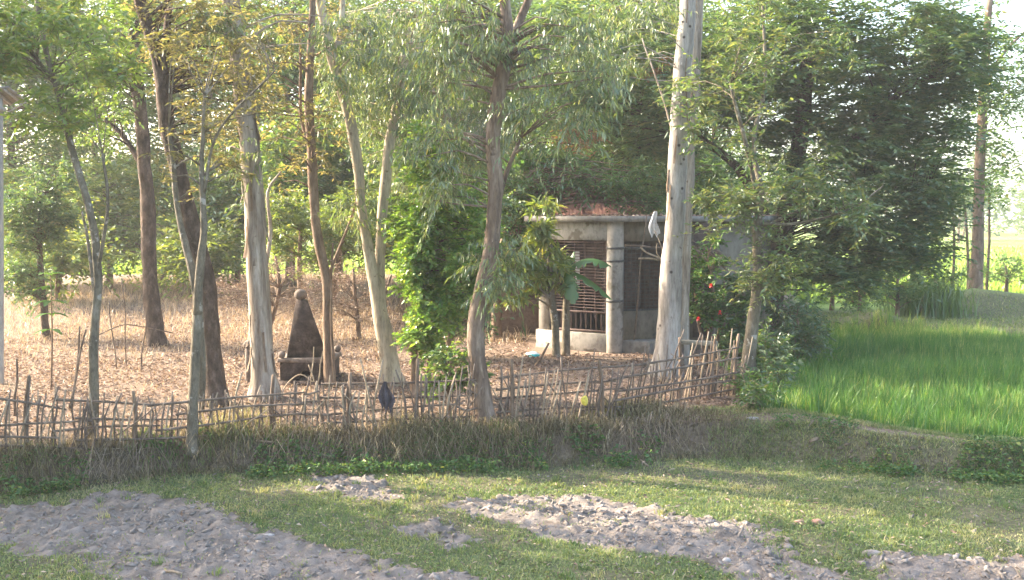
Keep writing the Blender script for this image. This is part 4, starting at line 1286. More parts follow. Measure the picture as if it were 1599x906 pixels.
# arched dry stem and thin canes by the memorial
for (pts, r, lab) in ((((432, 628), (450, 598), (470, 585), (490, 596), (482, 570)), .012, "dry cane arching over the memorial niche"),):
    mb = MB(); tube(mb, [P(px, py, TD - .6) for px, py in pts], [r] * 5, 6, .06); tag(mb.build("dry_cane", M['bamboo_pale'], None, True), lab, "cane")
for (a, b, lab) in (((485, 606), (490, 542), "upright dry cane before the memorial, left of the crooked tree"), ((495, 606), (505, 548), "slanting dry cane touching the crooked tree")):
    loose_stick("dry_cane", gp(*a), P(b[0], b[1], ground(*a)[1]), .012, lab, "cane", 'bamboo_pale', .015)

# ------------------------------------------------------------------ bamboo fence (three lengths)
pick = []
for v in range(6):
    mb = MB()
    w1, w2 = R.normal(size=2) * .018
    tube(mb, [(0, 0, 0), (w1, w2, .35), (-w2 * .6, w1, .7), (R.normal() * .02, R.normal() * .02, 1)], [.0135, .0125, .0115, .009], 6, .2)
    Vp = np.concatenate(mb.V); Tp = np.concatenate(mb.T)
    pick.append(mesh_data("picket", Vp, Tp, M['bamboo' if v % 3 else 'bamboo_pale'], {"tint": ('FLOAT', np.full(len(Vp), .5))}, True))


def stick_between(name, parent, a, b, r):
    a = np.asarray(a, float)
    d = Vector(np.asarray(b, float) - a)
    S = Matrix.Diagonal((r / .0125, r / .0125, d.length)).to_3x3()
    return inst(name, pick[R.integers(0, 6)], parent, a, basis=d.to_track_quat('Z', 'Y').to_matrix() @ S)


def fence(name, label, line, gap, hts, rails, tilt, posts):
    """line: [(px, base py)], hts: [(px, top py)]"""
    pts = [ground(px, py) for px, py in line]
    root = thing(name, pts[len(pts) // 2], label, "fence", "lengths of the bamboo fence")
    lx = [p[0] for p in line]
    xs = np.arange(lx[0], lx[-1], gap)

    def base(px):
        return np.array([np.interp(px, lx, [p[i_] for p in pts]) for i_ in range(3)])

    def height(px):
        b = base(px)
        return max(.25, P(px, np.interp(px, [h[0] for h in hts], [h[1] for h in hts]), b[1])[2] - b[2])
    for px in xs:
        px = px + R.normal() * gap * .22
        b = base(px); b[1] += R.normal() * .02; b[2] = gz(b[0], b[1]) - .05
        h = height(px) * (1 + R.normal() * .11)
        t = np.array([R.normal() * .05 + tilt, R.normal() * .04 - .03, 1.0])
        if R.random() < .12: t[0] += R.normal() * .25
        stick_between("picket", root, b, b + t * h * (1.0 + .25 * (R.random() < .2)), .011 + .006 * R.random())
    for fr in rails:
        x = lx[0]
        while x < lx[-1] - 5:
            x2 = min(lx[-1], x + R.uniform(150, 260))
            a = base(x); b = base(x2)
            a = a + Z3 * height(x) * (fr + R.normal() * .05) + (R.normal() * .02, -.03, 0); b = b + Z3 * height(x2) * (fr + R.normal() * .05) + (0, -.03, 0)
            a[0] += tilt * a[2] * .3
            m_ = (a + b) / 2
            mm = m_ + R.normal(size=3) * (.02, .01, .03)
            mb = MB(); tube(mb, [a, mm, b], [.02, .018, .014], 6, .2, 0, .02)
            mb.build("rail", M['bamboo'], root, True)
            if x2 >= lx[-1]: break
            x = x2 - R.uniform(5, 30)
    for _ in range(int((lx[-1] - lx[0]) / 45)):
        px = R.uniform(lx[0], lx[-1]); b = base(px); h = height(px) * R.uniform(.6, 1.0)
        stick_between("slat", root, b + Z3 * R.uniform(0, .2) - np.array([0, .05, 0]), b + np.array([R.choice([-1, 1]) * R.uniform(.25, .6), -.06, h]), .010)
    for px in posts:
        b = base(px); h = height(px) * R.uniform(1.1, 1.3)
        mb = MB(); tube(mb, [b - Z3 * .1, b + Z3 * h * .5 + R.normal(size=3) * .02, b + Z3 * h + (R.normal() * .03, 0, 0)], [.036, .031, .026], 8, .12, .25)
        mb.build("post", M['bark_brown'], root, True)
    return root


fence("bamboo_fence", "left length of the rough bamboo fence with wide open squares", [(-60, 716), (0, 713), (150, 708), (300, 694), (440, 674), (500, 676)], 6.6,
      [(-60, 608), (0, 610), (130, 618), (300, 622), (440, 604), (500, 600)], (.12, .34, .6, .86), .06, (42, 205, 430))
fence("bamboo_fence", "middle length of the bamboo fence hung with a dark rag", [(500, 676), (560, 678), (640, 680), (745, 672)], 6.2,
      [(500, 598), (560, 596), (640, 588), (745, 580)], (.2, .42, .66, .9), .03, (546, 650))
fence("bamboo_fence", "right length of the bamboo fence leaning towards the house", [(775, 668), (860, 666), (950, 660), (1000, 645), (1045, 630), (1100, 622), (1155, 616)], 5.2,
      [(775, 578), (860, 582), (950, 574), (1000, 560), (1045, 550), (1100, 540), (1155, 538)], (.12, .3, .48, .68, .9), .14, (800, 940, 1060, 1112, 1148))
# hangings on the fence
q = ground(603, 680)
rag_sheet("rag", 'darkcloth', 603, 596, q[1] - .07, 17, 52, "dark rag hung over the middle of the fence")
mb = MB(); q = P(913, 626, ground(913, 664)[1] - .08)
blob(mb, q, .075, 4, (.75, .3, 1.05), 3, .2)
tag(mb.build("plastic_wrapper", M['yellowplastic'], None, True), "yellow plastic wrapper caught on the fence", "wrapper")
# plastic bag by the verandah
q = ground(833, 557)
bag = thing("plastic_bag", q, "crumpled white and teal plastic bag on the ground before the verandah", "bag")
mb = MB(); blob(mb, q + (-.03, 0, .05), .12, 6, (1.2, .7, .5), 3, .5); mb.build("white_side", M['whiteplastic'], bag)
mb = MB(); blob(mb, q + (.0, -.06, .025), .11, 8, (1.2, .6, .35), 3, .5); mb.build("teal_side", M['teal'], bag)
loose_stick("stick", gp(836, 572), P(857, 536, ground(836, 572)[1]), .028, "thick dark stick slanting up beside the plastic bag", "stick", 'bark_brown', .01)

# poles standing in the left garden
for (a, b, r, lab) in (((108, 640), (134, 515), .02, "thin leaning pole left of the slim grey tree, the longer of a crossed pair"), ((112, 640), (124, 510), .018, "thin pole crossing the longer one left of the slim grey tree"),
                       ((182, 575), (170, 470), .014, "thin upright cane in the lit dry grass, nearest the slim grey tree"), ((197, 572), (190, 440), .014, "thin upright cane in the lit dry grass, midway to the dark trunk"),
                       ((221, 582), (229, 480), .016, "thin pale cane in the lit dry grass beside the dark trunk"), ((24, 650), (26, 560), .022, "short stake at the left end of the garden")):
    loose_stick("pole", gp(*a), P(b[0], b[1], ground(*a)[1]), r, lab, "pole", 'bamboo', .02)
mb = MB(); tube(mb, [P(150, 525, 20), P(190, 508, 20.2), P(220, 510, 20.5), P(270, 520, 21)], [.012] * 4, 6, .1)
tag(mb.build("fallen_branch", M['bamboo'], None, True), "thin branch arching low over the lit dry grass", "branch")

# big-leaved sapling at left
q = ground(80, 610)
sp_ = thing("sapling", q, "sapling with big leaves on a bare thin stem left of the slim grey tree", "sapling")
mb = MB(); top = P(79, 430, q[1]); tube(mb, [q, (q + top) / 2 + (.02, 0, 0), top], [.018, .014, .008], 6, .15); mb.build("stem", M['bark_brown'], sp_, True)


def big_leaf(mb, o, d, L, W, droop, tint=.5, nseg=8, fold=.25):
    d = unit(np.array(d, float)); s = unit(np.cross(d, Z3)); 
    V = []
    for i_ in range(nseg + 1):
        t_ = i_ / nseg
        c = np.asarray(o) + d * L * t_ + Z3 * (-droop * L * t_ ** 2)
        wv = W * .5 * (math.sin(math.pi * min(1, (t_ * .94 + .04))) ** .7)
        j_ = 1 + .12 * R.normal()
        if nseg > 12 and R.random() < .22: j_ *= .45
        V += [c - s * wv * j_ + Z3 * wv * fold * j_, c, c + s * wv * j_ + Z3 * wv * fold * j_]
    T = []
    for i_ in range(nseg):
        a = i_ * 3
        for b in (0, 1): T += [[a + b, a + b + 3, a + b + 1], [a + b + 1, a + b + 3, a + b + 4]]
    mb.add(V, T, tint)


for zz_, n in ((430, 5), (448, 5), (470, 5), (490, 4), (515, 3)):
    o = P(79, zz_, q[1])
    for i_ in range(n):
        an = R.random() * 6.28
        mb = MB(); big_leaf(mb, o, (math.cos(an), math.sin(an), .45 if zz_ < 440 else .1), .30, .12, .35, R.random() * .7); mb.build("leaf", M['weed'], sp_)

# banana plants
def banana(name, label, base, specs, stem_h):
    root = thing(name, base, label, "banana plant")
    mb = MB(); top = np.array(base) + Z3 * stem_h
    tube(mb, [np.array(base) - Z3 * .05, (np.array(base) + top) / 2, top], [.10, .08, .05], 10, .2); mb.build("stem", M['bark_green'], root, True)
    for (d, L, W, dr) in specs:
        mb = MB(); big_leaf(mb, top - Z3 * .05, d, L, W, dr, .2 + .7 * R.random(), 22, -1.0); mb.build("leaf", M['banana'], root)


q = ground(884, 548); q[1] += .25
banana("banana_plant", "young banana plant with arching torn leaves against the verandah grille", (P(884, 500, 23.2)[0], 23.2, gz(1.1, 23.2)),
       [((.9, -.15, .85), 1.3, .36, .62), ((.85, -.25, -.15), 1.0, .30, .45), ((.1, -.8, .1), .85, .40, .9), ((-.95, -.05, .5), 1.25, .4, .42), ((.3, .2, 1.0), .6, .25, .3)], 1.9)
banana("banana_plant", "banana plant behind the rusty roof with broad dark leaves", (P(820, 400, 29.8)[0], 29.8, 0),
       [((.7, -.5, .9), 1.9, .45, .5), ((-.6, -.6, .8), 1.8, .45, .6), ((.9, -.2, .3), 1.7, .42, .55), ((-.1, -.8, 1.2), 1.8, .4, .6), ((-.9, 0, .3), 1.6, .4, .5)], 4.3)

# hibiscus with red flowers
q = ground(1108, 590)
D = 22.2; hb = P(1108, 500, D)
root = tree("hibiscus", "leafy hibiscus bush with red flowers by the house wall", "shrub",
            [[(1108, 575, 9), (1106, 520, 8), (1112, 460, 6), (1105, 400, 3)], [(1104, 575, 6), (1090, 500, 5), (1084, 440, 3)], [(1112, 575, 6), (1126, 500, 5), (1130, 440, 3)]],
            [(1100, 450, 45, 45, .5, 40), (1105, 395, 34, 26, .5, 9), (1120, 490, 38, 30, .5, 14), (1088, 490, 20, 25, .4, 8)], 'hib', 'bark_brown', D=D, ns=8, rc=.3, tint=.45)
for (px, py) in ((1110, 446), (1124, 488), (1090, 498)):
    mb = MB(); c = P(px, py, D - .62)
    for i_ in range(5):
        an = i_ * 1.257 + .3
        big_leaf(mb, c, (math.cos(an), -.5, math.sin(an)), .055, .048, .1, R.random(), 3)
    tube(mb, [c, c + (0, -.07, -.01)], [.006, .004], 5, .03)
    mb.build("flower", M['petal'], root)
tree("shrub", "dark big leaved plant between the hibiscus and the slim mottled tree", "shrub", [[(1160, 570, 8), (1160, 500, 6), (1162, 440, 4)]],
     [(1160, 470, 22, 45, .4, 14), (1150, 530, 30, 30, .4, 10)], dict(SPEC['dark'], L=.2, W=.05), 'bark_green', D=22.4, ns=6, rc=.32, tint=.3)

# reeds left of far tree
mb = MB(); n = 900
q = P(1450, 470, 35.5)
bx = q[0] + R.normal(size=n) * .55; by = 35.5 + R.normal(size=n) * .4
blades(mb, np.stack([bx, by, terrain(bx, by)], 1), R.normal(size=(n, 2)) * .25, R.uniform(.6, 1.7, n), .035, np.clip(R.normal(size=n) * .2 + .5, 0, 1))
tag(mb.build("reed_clump", M['mid']), "tall reed clump on the far bund left of the straight tree", "reeds", kind="stuff")

# ------------------------------------------------------------------ solar street lamp at the left edge
q = ground(2, 600); D = q[1]
lamp = thing("solar_lamp", q, "solar street lamp on a grey pole at the left picture edge", "street lamp")
mb = MB(); tp = P(1, 150, D); tube(mb, [q - Z3 * .1, (q + tp) / 2, tp], [.045, .045, .04], 12, .5); mb.build("pole", M['metal'], lamp, True)
c = P(-4, 152, D)
mb = MB(); box(mb, c, unit(np.array([1, -.1, .05])), unit(np.array([.1, 1., -.35])), -.42, .38, -.3, .3, 0, .04, .006); pan = mb.build("solar_panel", M['panel'], lamp)
for x in (-.3, -.1, .1, .3):
    mb = MB(); box(mb, c, unit(np.array([1, -.1, .05])), unit(np.array([.1, 1., -.35])), x - .02, x + .02, -.29, .29, -.03, -.001, 0); mb.build("rib", M['metal'], pan)
mb = MB(); box(mb, P(0, 172, D), np.array([1., 0, 0]), np.array([0, 1., 0]), -.02, .14, -.35, -.05, -.03, .03, .01); mb.build("lamp_head", M['metal'], lamp)
mb = MB(); tube(mb, [P(6, 180, D), P(34, 163, D - .3), P(64, 148, D - .5)], [.012] * 3, 6, .2); mb.build("strut", M['metal'], lamp, True)

# ------------------------------------------------------------------ clods, grass, litter, rice
def ico(sub):
    bm = bmesh.new(); bmesh.ops.create_icosphere(bm, subdivisions=sub, radius=1)
    V = np.array([v.co[:] for v in bm.verts]); T = np.array([[v.index for v in f.verts] for f in bm.faces]); bm.free()
    return V, T


def clods(mb, x, y, s, sub):
    V, T = ico(sub)
    N = len(x)
    an = R.random(N) * 6.28; c, s_ = np.cos(an), np.sin(an)
    sc_ = np.exp(R.normal(size=(N, 3)) * .28) * np.array([1.3, .95, .5])
    W_ = V[None] * sc_[:, None] * (1 + R.normal(size=(N, len(V), 1)) * (.26 if sub == 1 else .17)) * s[:, None, None]
    Xr = W_[..., 0] * c[:, None] - W_[..., 1] * s_[:, None]; Yr = W_[..., 0] * s_[:, None] + W_[..., 1] * c[:, None]
    tl = R.normal(size=(N, 1)) * .6
    Zr = W_[..., 2] + Xr * tl
    z = terrain(x, y) + np.where(clod_mask(x, y), soil_relief(x, y), 0) + s * .02
    O = np.stack([Xr + x[:, None], Yr + y[:, None], Zr + z[:, None]], -1)
    mb.add(O.reshape(-1, 3), (T[None] + (np.arange(N) * len(V))[:, None, None]).reshape(-1, 3))


def sample(n, x0, x1, y0, y1, fn):
    x = R.uniform(x0, x1, n); y = R.uniform(y0, y1, n)
    k = fn(x, y)
    return x[k], y[k]


mb = MB()
x, y = sample(44000, -9, 9, 10, 16, lambda x, y: clod_mask(x, y) & (fbm(x * 2.3, y * 2.3, 78) + .15 * R.normal(size=len(x)) > .40))
s = (.013 + .03 * R.random(len(x)) ** 2) * (1 - .1 * (x < -1))
clods(mb, x, y, s, 1)
x, y = sample(2200, -9, 9, 10, 16, lambda x, y: clod_mask(x, y) & (fbm(x * 1.5, y * 1.5, 77) > .40))
s = np.clip(.027 * np.exp(R.normal(size=len(x)) * .42), .015, .07) * (1 - .2 * (x < -1))
clods(mb, x, y, s, 1)
x, y = sample(6000, -9, 9, 10.5, 15.6, lambda x, y: ~clod_mask(x, y) & (y < foot(x)) & (clod_mask(x + R.normal(size=len(x)) * .25, y + R.normal(size=len(x)) * .2) | (R.random(len(x)) < .08)))
clods(mb, x, y, .012 + .02 * R.random(len(x)), 1)
tag(mb.build("clods", M['clod']), "dry clods of ploughed grey soil scattered over the field", "soil", kind="stuff")

mb = MB()
x, y = sample(5200, -8, 9, 13.5, 17.3, lambda x, y: (y > foot(x) + .02) & (y < foot(x) + .5) & (fbm(x * 1.1, y * 1.1, 15) < .5))
clods(mb, x, y, .012 + .035 * R.random(len(x)) ** 2, 1)
M['bankclod'] = rough_mat('brown_bank_earth', [(.28, (.075, .056, .04)), (.5, (.14, .108, .078)), (.72, (.23, .185, .14))], 2.5, (1, 1, 1), .5)
tag(mb.build("bank_earth", M['bankclod']), "crumbling brown earth lumps on the face of the bank", "soil", kind="stuff")
mb = MB()
n = 420
x = R.uniform(-7, 2.6, n); x = x[fbm(x * .9, x * 0, 83) > .46]; n = len(x); yt = foot(x) + R.uniform(.35, .7, n); yb2 = foot(x) + R.uniform(-.1, .25, n); x2 = x + R.normal(size=n) * .22
sticks(mb, np.stack([x, yt, terrain(x, yt) + R.uniform(.02, .2, n)], 1), np.stack([x2, yb2, terrain(x2, yb2) + R.uniform(.03, .16, n)], 1), R.uniform(.004, .008, n), R.uniform(.002, .004, n))
tag(mb.build("dry_stalks", M['bamboo_pale']), "dry stalks and roots trailing down the bank", "stalks", kind="stuff")

# stones / brick bits lying in the field
for (px, py, r, mt, sq, lab) in ((1135, 880, .05, 'stone', (1, .8, .8), "white stone among the clods at the lower right"), (1276, 820, .075, 'brick', (1.1, .8, .55), "reddish brick lump on the sunlit grass, the right one of two"),
                                 (1248, 818, .05, 'brick', (1.3, .8, .5), "smaller brick lump on the sunlit grass, the left one of two"), (420, 840, .05, 'stone', (1.5, .7, .45), "flat pale stone at the edge of the left clods"),
                                 (1360, 870, .08, 'clod', (1.6, .8, .5), "flat pale clod at the start of the lower right clods"), (1175, 655, .05, 'stone', (2, .8, .5), "small white scrap on the bund path")):
    q = ground(px, py); mb = MB(); blob(mb, q + Z3 * r * .3, r, px * .1, sq, 2, .35); tag(mb.build("stone", M[mt]), lab, "stone")
for (a, b, lab) in (((258, 897), (284, 902), "pale stick lying on the clods at the bottom left"), ((1000, 722), (1012, 732), "short stick lying in the grass below the bank")):
    loose_stick("stick", gp(*a, .03), gp(*b, .03), .016, lab, "stick", 'bamboo_pale', .005)
for (pts, lab) in ((((400, 695), (440, 700), (480, 712), (520, 728)), "long dry stem trailing down the bank left of centre"), (((0, 665), (20, 690), (40, 720), (52, 735)), "dry stem fallen across the left end of the bank")):
    mb = MB(); tube(mb, [ground(px, py) + Z3 * .06 for px, py in pts], [.012] * 4, 6, .1); tag(mb.build("dry_cane", M['bamboo_pale'], None, True), lab, "stem")

# field turf
mb = MB()
def turf_ok(x, y): return (~clod_mask(x, y) | (R.random(len(x)) < .03 + .5 * (fbm(x * 1.4, y * 1.4, 66) > .60))) & (y < foot(x) + .15) & (R.random(len(x)) < .35 + 1.1 * sstep((fbm(x * 1.2, y * 1.2, 50) - .2) * 4))
x, y = sample(135000, -9, 9, 10.3, 16.6, turf_ok)
n = len(x)
dryness = fbm(x * .9, y * .9, 61)
blades(mb, np.stack([x, y, terrain(x, y)], 1), R.normal(size=(n, 2)) * .75, R.uniform(.02, .06, n) * (.5 + 1.2 * fbm(x * 1.9, y * 1.9, 63)), R.uniform(.008, .016, n), np.clip(R.normal(size=n) * .22 + .0 + dryness * 1.15, 0, 1), .3)
tag(mb.build("field_grass", M['grass']), "short creeping grass over the field", "grass", kind="stuff")
mb = MB()
x, y = sample(42000, -9, 9, 10.3, 16.6, lambda x, y: turf_ok(x, y) & (fbm(x * 2, y * 2, 88) > .42))
n = len(x)
leaves(mb, np.stack([x, y, terrain(x, y) + .02 + .03 * R.random(n)], 1), R.normal(size=(n, 3)) * (1, 1, .35), R.normal(size=(n, 3)) * .4 + Z3, .035, .02, np.clip(R.normal(size=n) * .2 + .5, 0, 1))
tag(mb.build("field_weeds", M['grass']), "small flat weed leaves among the field grass", "weeds", kind="stuff")

mb = MB()
x, y = sample(2600, -9, 9, 10.3, 16.4, lambda x, y: y < foot(x) - .1); n = len(x)
leaves(mb, np.stack([x, y, terrain(x, y) + .03 + .03 * R.random(n)], 1), R.normal(size=(n, 3)) * (1, 1, .3), R.normal(size=(n, 3)) * .5 + Z3, R.uniform(.03, .09, n), R.uniform(.015, .03, n), R.random(n))
tag(mb.build("scattered_leaves", M['litter']), "dry leaves blown over the field", "fallen leaves", kind="stuff")
mb = MB()
tx, ty = sample(420, -9, 9, 10.3, 16.2, lambda x, y: ~clod_mask(x, y) & (y < foot(x)) | (R.random(len(x)) < .12)); k_ = 26
x = np.repeat(tx, k_) + R.normal(size=len(tx) * k_) * .04; y = np.repeat(ty, k_) + R.normal(size=len(tx) * k_) * .04; n = len(x)
blades(mb, np.stack([x, y, terrain(x, y)], 1), R.normal(size=(n, 2)) * .5, R.uniform(.04, .13, n), .011, np.clip(np.repeat(R.random(len(tx)), k_) * .9 + R.normal(size=n) * .12, 0, 1), .4)
tag(mb.build("grass_tufts", M['grass']), "taller tufts dotted through the field grass", "grass", kind="stuff")

# bank vegetation
mb = MB()
x, y = sample(70000, -9, 9, 13.2, 18, lambda x, y: (y > foot(x) - .05) & (y < foot(x) + .75 - .3 * (x > 3.8)) & (fbm(x * 1.1, y * 1.1, 15) > .22 + .12 * (x > 3.8)))
n = len(x)
out = np.stack([R.normal(size=n) * .5, -.55 + R.normal(size=n) * .45], 1)
blades(mb, np.stack([x, y, terrain(x, y)], 1), out, R.uniform(.06, .28, n) * (.4 + 1.1 * fbm(x * .8, y * .8, 23)) * (1 - .7 * sstep((x - 3.2) / 1.2)), R.uniform(.006, .012, n), np.clip(R.normal(size=n) * .25 + .4, 0, 1), .9)
tag(mb.build("bank_dry_grass", M['bankdry']), "dry brown grass hanging down the bank", "grass", kind="stuff")
mb = MB()
x, y = sample(9000, -9, 9, 13, 17.4, lambda x, y: (y - foot(x) > -.25) & (y - foot(x) < .45) & (fbm(x * .9 + 8, y * .9, 37) + .12 * (np.abs(x + 3) < 2.2) > .56)); n = len(x)
for q_ in range(5):
    leaves(mb, np.stack([x + R.normal(size=n) * .04, y + R.normal(size=n) * .04, terrain(x, y) + R.uniform(.03, .24, n)], 1), R.normal(size=(n, 3)) * (1, 1, .35) + (0, -.3, 0), R.normal(size=(n, 3)) * .4 + Z3, R.uniform(.05, .12, n), R.uniform(.03, .065, n), np.clip(R.normal(size=n) * .25 + .5, 0, 1))
tag(mb.build("tall_weeds", M['weed']), "taller leafy weeds growing against the bank", "weeds", kind="stuff")
# tall tufts of grass on the bank
mb = MB()
for (px, py, n, h, spread, tt) in ((668, 700, 260, .55, .28, .6), (720, 690, 260, .5, .30, .65), (640, 690, 160, .55, .2, .85), (345, 690, 320, .5, .25, .5), (235, 700, 260, .45, .25, .35), (800, 690, 260, .4, .3, .35), (380, 668, 220, .6, .25, .8),
                                   (960, 650, 300, .45, .3, .8), (985, 645, 220, .45, .25, .9), (60, 720, 200, .4, .3, .7), (440, 690, 260, .35, .4, .3), (20, 745, 160, .4, .3, .8)):
    q = ground(px, py)
    bx = q[0] + R.normal(size=n) * spread; by = q[1] + R.normal(size=n) * .12
    blades(mb, np.stack([bx, by, terrain(bx, by)], 1), np.stack([R.normal(size=n) * .35, -.35 + R.normal(size=n) * .3], 1), R.uniform(.35, 1.0, n) * h * .8, R.uniform(.007, .013, n), np.clip(R.normal(size=n) * .18 + tt, 0, 1), .7)
tag(mb.build("tussock_grass", M['grass']), "tall grass tufts along the top of the bank", "grass", kind="stuff")
mb = MB()
for (px, py, n, h, spread) in ((668, 692, 420, .55, .3), (725, 690, 420, .5, .35), (635, 690, 300, .6, .2), (345, 690, 260, .5, .25), (380, 668, 240, .6, .25), (960, 650, 420, .45, .4), (985, 645, 300, .5, .3), (870, 672, 380, .42, .5),
                               (560, 690, 300, .4, .4), (60, 712, 300, .4, .4), (20, 735, 240, .4, .4), (180, 712, 260, .38, .4), (470, 684, 300, .4, .4), (1080, 650, 260, .3, .5), (905, 668, 300, .4, .3), (1030, 648, 260, .4, .4), (800, 680, 260, .4, .3), (1000, 668, 200, .3, .5)):
    q = ground(px, py)
    bx = q[0] + R.normal(size=n) * spread; by = q[1] + R.normal(size=n) * .14
    blades(mb, np.stack([bx, by, terrain(bx, by)], 1), np.stack([R.normal(size=n) * .4, -.45 + R.normal(size=n) * .35], 1), R.uniform(.35, 1.0, n) * h, R.uniform(.008, .015, n), np.clip(R.normal(size=n) * .25 + .6, 0, 1), .85)
tag(mb.build("dry_tussocks", M['bankdry']), "dry straw coloured tufts hanging over the edge of the bank", "grass", kind="stuff")
# broad green weeds at the foot of the bank
mb = MB()
def weedy(x, y):
    d = y - foot(x)
    return (d > -.35) & (d < .32) & (fbm(x * 1.0 + 3, y * 1.0, 35) + .22 * (np.abs(x + 2.6) < 2.4) + .12 * (x > 3.5) > .54)
x, y = sample(40000, -9, 9, 13, 17, weedy); n = len(x)
for q_ in range(3):
    hh = R.uniform(.02, .16, n)
    leaves(mb, np.stack([x + R.normal(size=n) * .03, y + R.normal(size=n) * .03, terrain(x, y) + hh], 1), R.normal(size=(n, 3)) * (1, 1, .4) + (0, -.3, 0), R.normal(size=(n, 3)) * .5 + Z3, R.uniform(.03, .085, n), R.uniform(.02, .05, n), np.clip(R.normal(size=n) * .25 + .55, 0, 1))
x, y = sample(26000, 3.6, 9, 14.3, 18, lambda x, y: (y - foot(x) > -.1) & (y - foot(x) < .7) & (fbm(x * 1.6, y * 1.6, 44) > .42)); n = len(x)
leaves(mb, np.stack([x, y, terrain(x, y) + R.uniform(.01, .10, n)], 1), R.normal(size=(n, 3)) * (1, 1, .4) + (0, -.3, 0), R.normal(size=(n, 3)) * .5 + Z3, R.uniform(.03, .07, n), R.uniform(.015, .035, n), np.clip(R.normal(size=n) * .2 + .35, 0, 1))
tag(mb.build("bank_weeds", M['weed']), "green broad leaved weeds along the foot of the bank", "weeds", kind="stuff")
# bund path short grass
mb = MB()
x = R.uniform(3.0, 9, 46000); dq = R.uniform(-.05, 1.75, 46000); y = foot(x) + dq
k = (x > 2.2 + (y - 17) * .3) & ((R.random(len(x)) < .10) | (dq < .45) | (dq > 1.2 - .4 * sstep((x - 3.8) / 2.6))) & (fbm(x * 1.3, y * 1.3, 46) + .2 * R.normal(size=len(x)) > .26)
x, y = x[k], y[k]; n = len(x)
blades(mb, np.stack([x, y, terrain(x, y)], 1), R.normal(size=(n, 2)) * .7, R.uniform(.03, .09, n), .011, np.clip(R.normal(size=n) * .2 + .1 + 1.1 * fbm(x * 1.5, y * 1.5, 47), 0, 1), .4)
x, y = sample(17000, 3.5, 24, 30.7, 37, lambda x, y: (x > 4 + (y - 17) * .3)); n = len(x)
blades(mb, np.stack([x, y, terrain(x, y)], 1), R.normal(size=(n, 2)) * .7, R.uniform(.04, .16, n), .02, np.clip(R.normal(size=n) * .2 + .45, 0, 1), .3)
tag(mb.build("bund_grass", M['grass']), "grass on the bunds round the paddy", "grass", kind="stuff")

# garden: dry grass and leaf litter
def garden(x, y): return (y > foot(x) + .45) & (x < 3.45 + (y - 17.3) * .3)
def not_house(x, y): return ~((y > 23.2) & (x > .4) & (x < 7))
mb = MB()
x, y = sample(60000, -15, 6, 15, 46, lambda x, y: garden(x, y) & not_house(x, y) & (fbm(x * .7, y * .7, 71) + .28 * (x < -2.6) - .1 * (x > 0) > .40) & (R.random(len(x)) < np.clip(30 / y, .3, 1))); n = len(x)
hfac = .35 + .9 * sstep((y - 20) / 10)
blades(mb, np.stack([x, y, terrain(x, y)], 1), R.normal(size=(n, 2)) * .6, R.uniform(.06, .34, n) * hfac, R.uniform(.008, .018, n), np.clip(R.normal(size=n) * .25 + .55, 0, 1), .5)
tag(mb.build("dry_grass", M['straw']), "dry straw coloured grass over the left of the garden", "grass", kind="stuff")
mb = MB()
x, y = sample(60000, -12, 6, 15, 32, lambda x, y: garden(x, y) & not_house(x, y) & (R.random(len(x)) < np.clip(1.25 - (y - 15) / 22, .15, 1)) & (R.random(len(x)) < .25 + 1.2 * sstep((fbm(x * .9, y * .9, 57) - .3) * 5))); n = len(x)
leaves(mb, np.stack([x, y, terrain(x, y) + .012 + .03 * R.random(n)], 1), R.normal(size=(n, 3)) * (1, 1, .25), R.normal(size=(n, 3)) * .45 + Z3, R.uniform(.04, .11, n), R.uniform(.02, .045, n), np.clip(R.normal(size=n) * .25 + .2 + .5 * fbm(x * .8, y * .8, 58), 0, 1), .3)
tag(mb.build("leaf_litter", M['litter']), "pinkish brown fallen leaves covering the garden floor", "fallen leaves", kind="stuff")

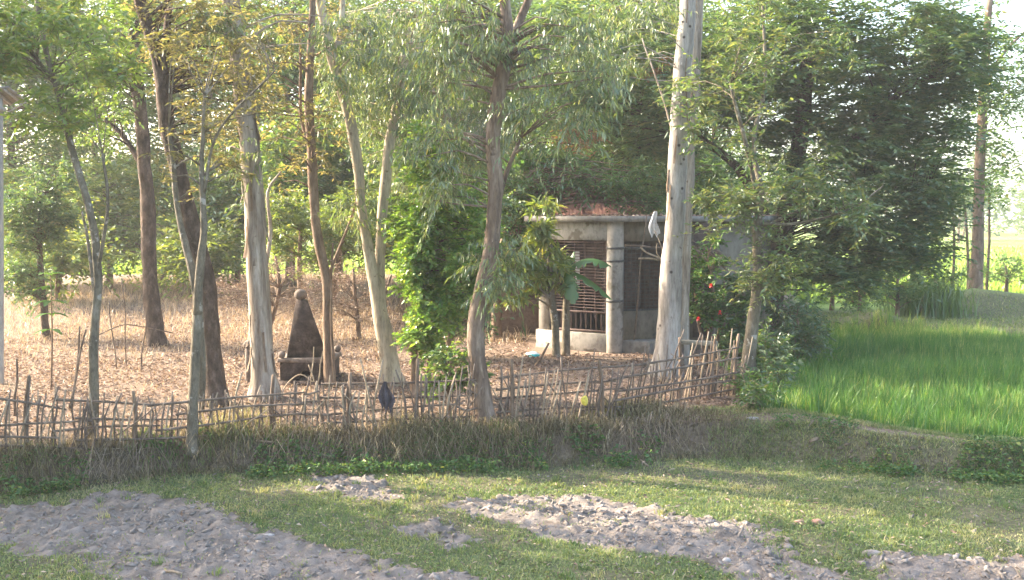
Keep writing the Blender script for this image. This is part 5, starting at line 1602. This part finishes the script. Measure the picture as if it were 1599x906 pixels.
# rice
mb = MB()
hx_, hy_ = np.meshgrid(np.arange(3.5, 13.5, .19), np.arange(16.2, 31.2, .20))
hx_ = hx_.ravel() + R.normal(size=hx_.size) * .04; hy_ = hy_.ravel() + R.normal(size=hy_.size) * .04
k = (paddy_mask(hx_ + .5 * (fbm(hx_ * 2, hy_ * 2, 95) - .45), hy_ + .25 * (fbm(hx_ * 2.5, hy_ * 2.5, 96) - .45)) > .15 + .6 * R.random(hx_.size)) & (np.abs(hx_) < hy_ * .5 + .6)
hx_, hy_ = hx_[k], hy_[k]
nb_ = 24
x = np.repeat(hx_, nb_) + R.normal(size=len(hx_) * nb_) * .035; y = np.repeat(hy_, nb_) + R.normal(size=len(hx_) * nb_) * .035
n = len(x)
hv = .42 + .45 * fbm(x * .5, y * .5, 91) + np.repeat(R.normal(size=len(hx_)) * .06, nb_)
tint = np.clip(R.normal(size=n) * .2 + np.repeat(R.normal(size=len(hx_)) * .1, nb_) + .36 + .45 * fbm(x * .45, y * .8, 92) + (R.random(n) < .04) * .5 + .25 * sstep((y - 28) / 2), 0, 1)  # last term paints the sunlit band along the far paddy edge
blades(mb, np.stack([x, y, terrain(x, y) - .01], 1), R.normal(size=(n, 2)) * .17 + (.04, -.03), hv * R.uniform(.65, 1.12, n), R.uniform(.012, .022, n), tint, .6)
tag(mb.build("rice_crop", M['rice']), "green rice crop filling the paddy at the right", "rice", kind="stuff")
# far rice, sunlit
mb = MB()
n = 26000
yy = 38 + 70 * R.random(n) ** 1.5; xx = (R.random(n) - .5) * yy * 1.1
k = (xx > 0) & (yy > 40) & ((xx - 15) ** 2 / 20 + (yy - 37.5) ** 2 > 9) | (yy > 54)
xx, yy = xx[k], yy[k]; n = len(xx)
blades(mb, np.stack([xx, yy, terrain(xx, yy)], 1), R.normal(size=(n, 2)) * .3, R.uniform(.3, .6, n), .03 + .0016 * yy, np.clip(R.normal(size=n) * .2 + .5, 0, 1), .5)
tag(mb.build("far_rice", M['farrice']), "sunlit yellow green crop in the far fields", "rice", kind="stuff")

# ------------------------------------------------------------------ haze
if HAZE:
    m, t, out = new_mat('pale_haze')
    v = t.nodes.new("ShaderNodeVolumePrincipled")
    v.inputs["Color"].default_value = (.95, .97, 1.0, 1); v.inputs["Density"].default_value = HAZE; v.inputs["Anisotropy"].default_value = 0.25
    t.links.new(v.outputs[0], out.inputs["Volume"])
    mb = MB(); V = [(x, y, z) for z in (-1.9, 24.0) for x, y in ((-690, -39), (690, -39), (690, 1590), (-690, 1590))]
    o = obj("haze", np.array(V), np.array([[0, 2, 1], [0, 3, 2], [4, 5, 6], [4, 6, 7], [0, 1, 5], [0, 5, 4], [1, 2, 6], [1, 6, 5], [2, 3, 7], [2, 7, 6], [3, 0, 4], [3, 4, 7]]), m)
    tag(o, kind="stuff")
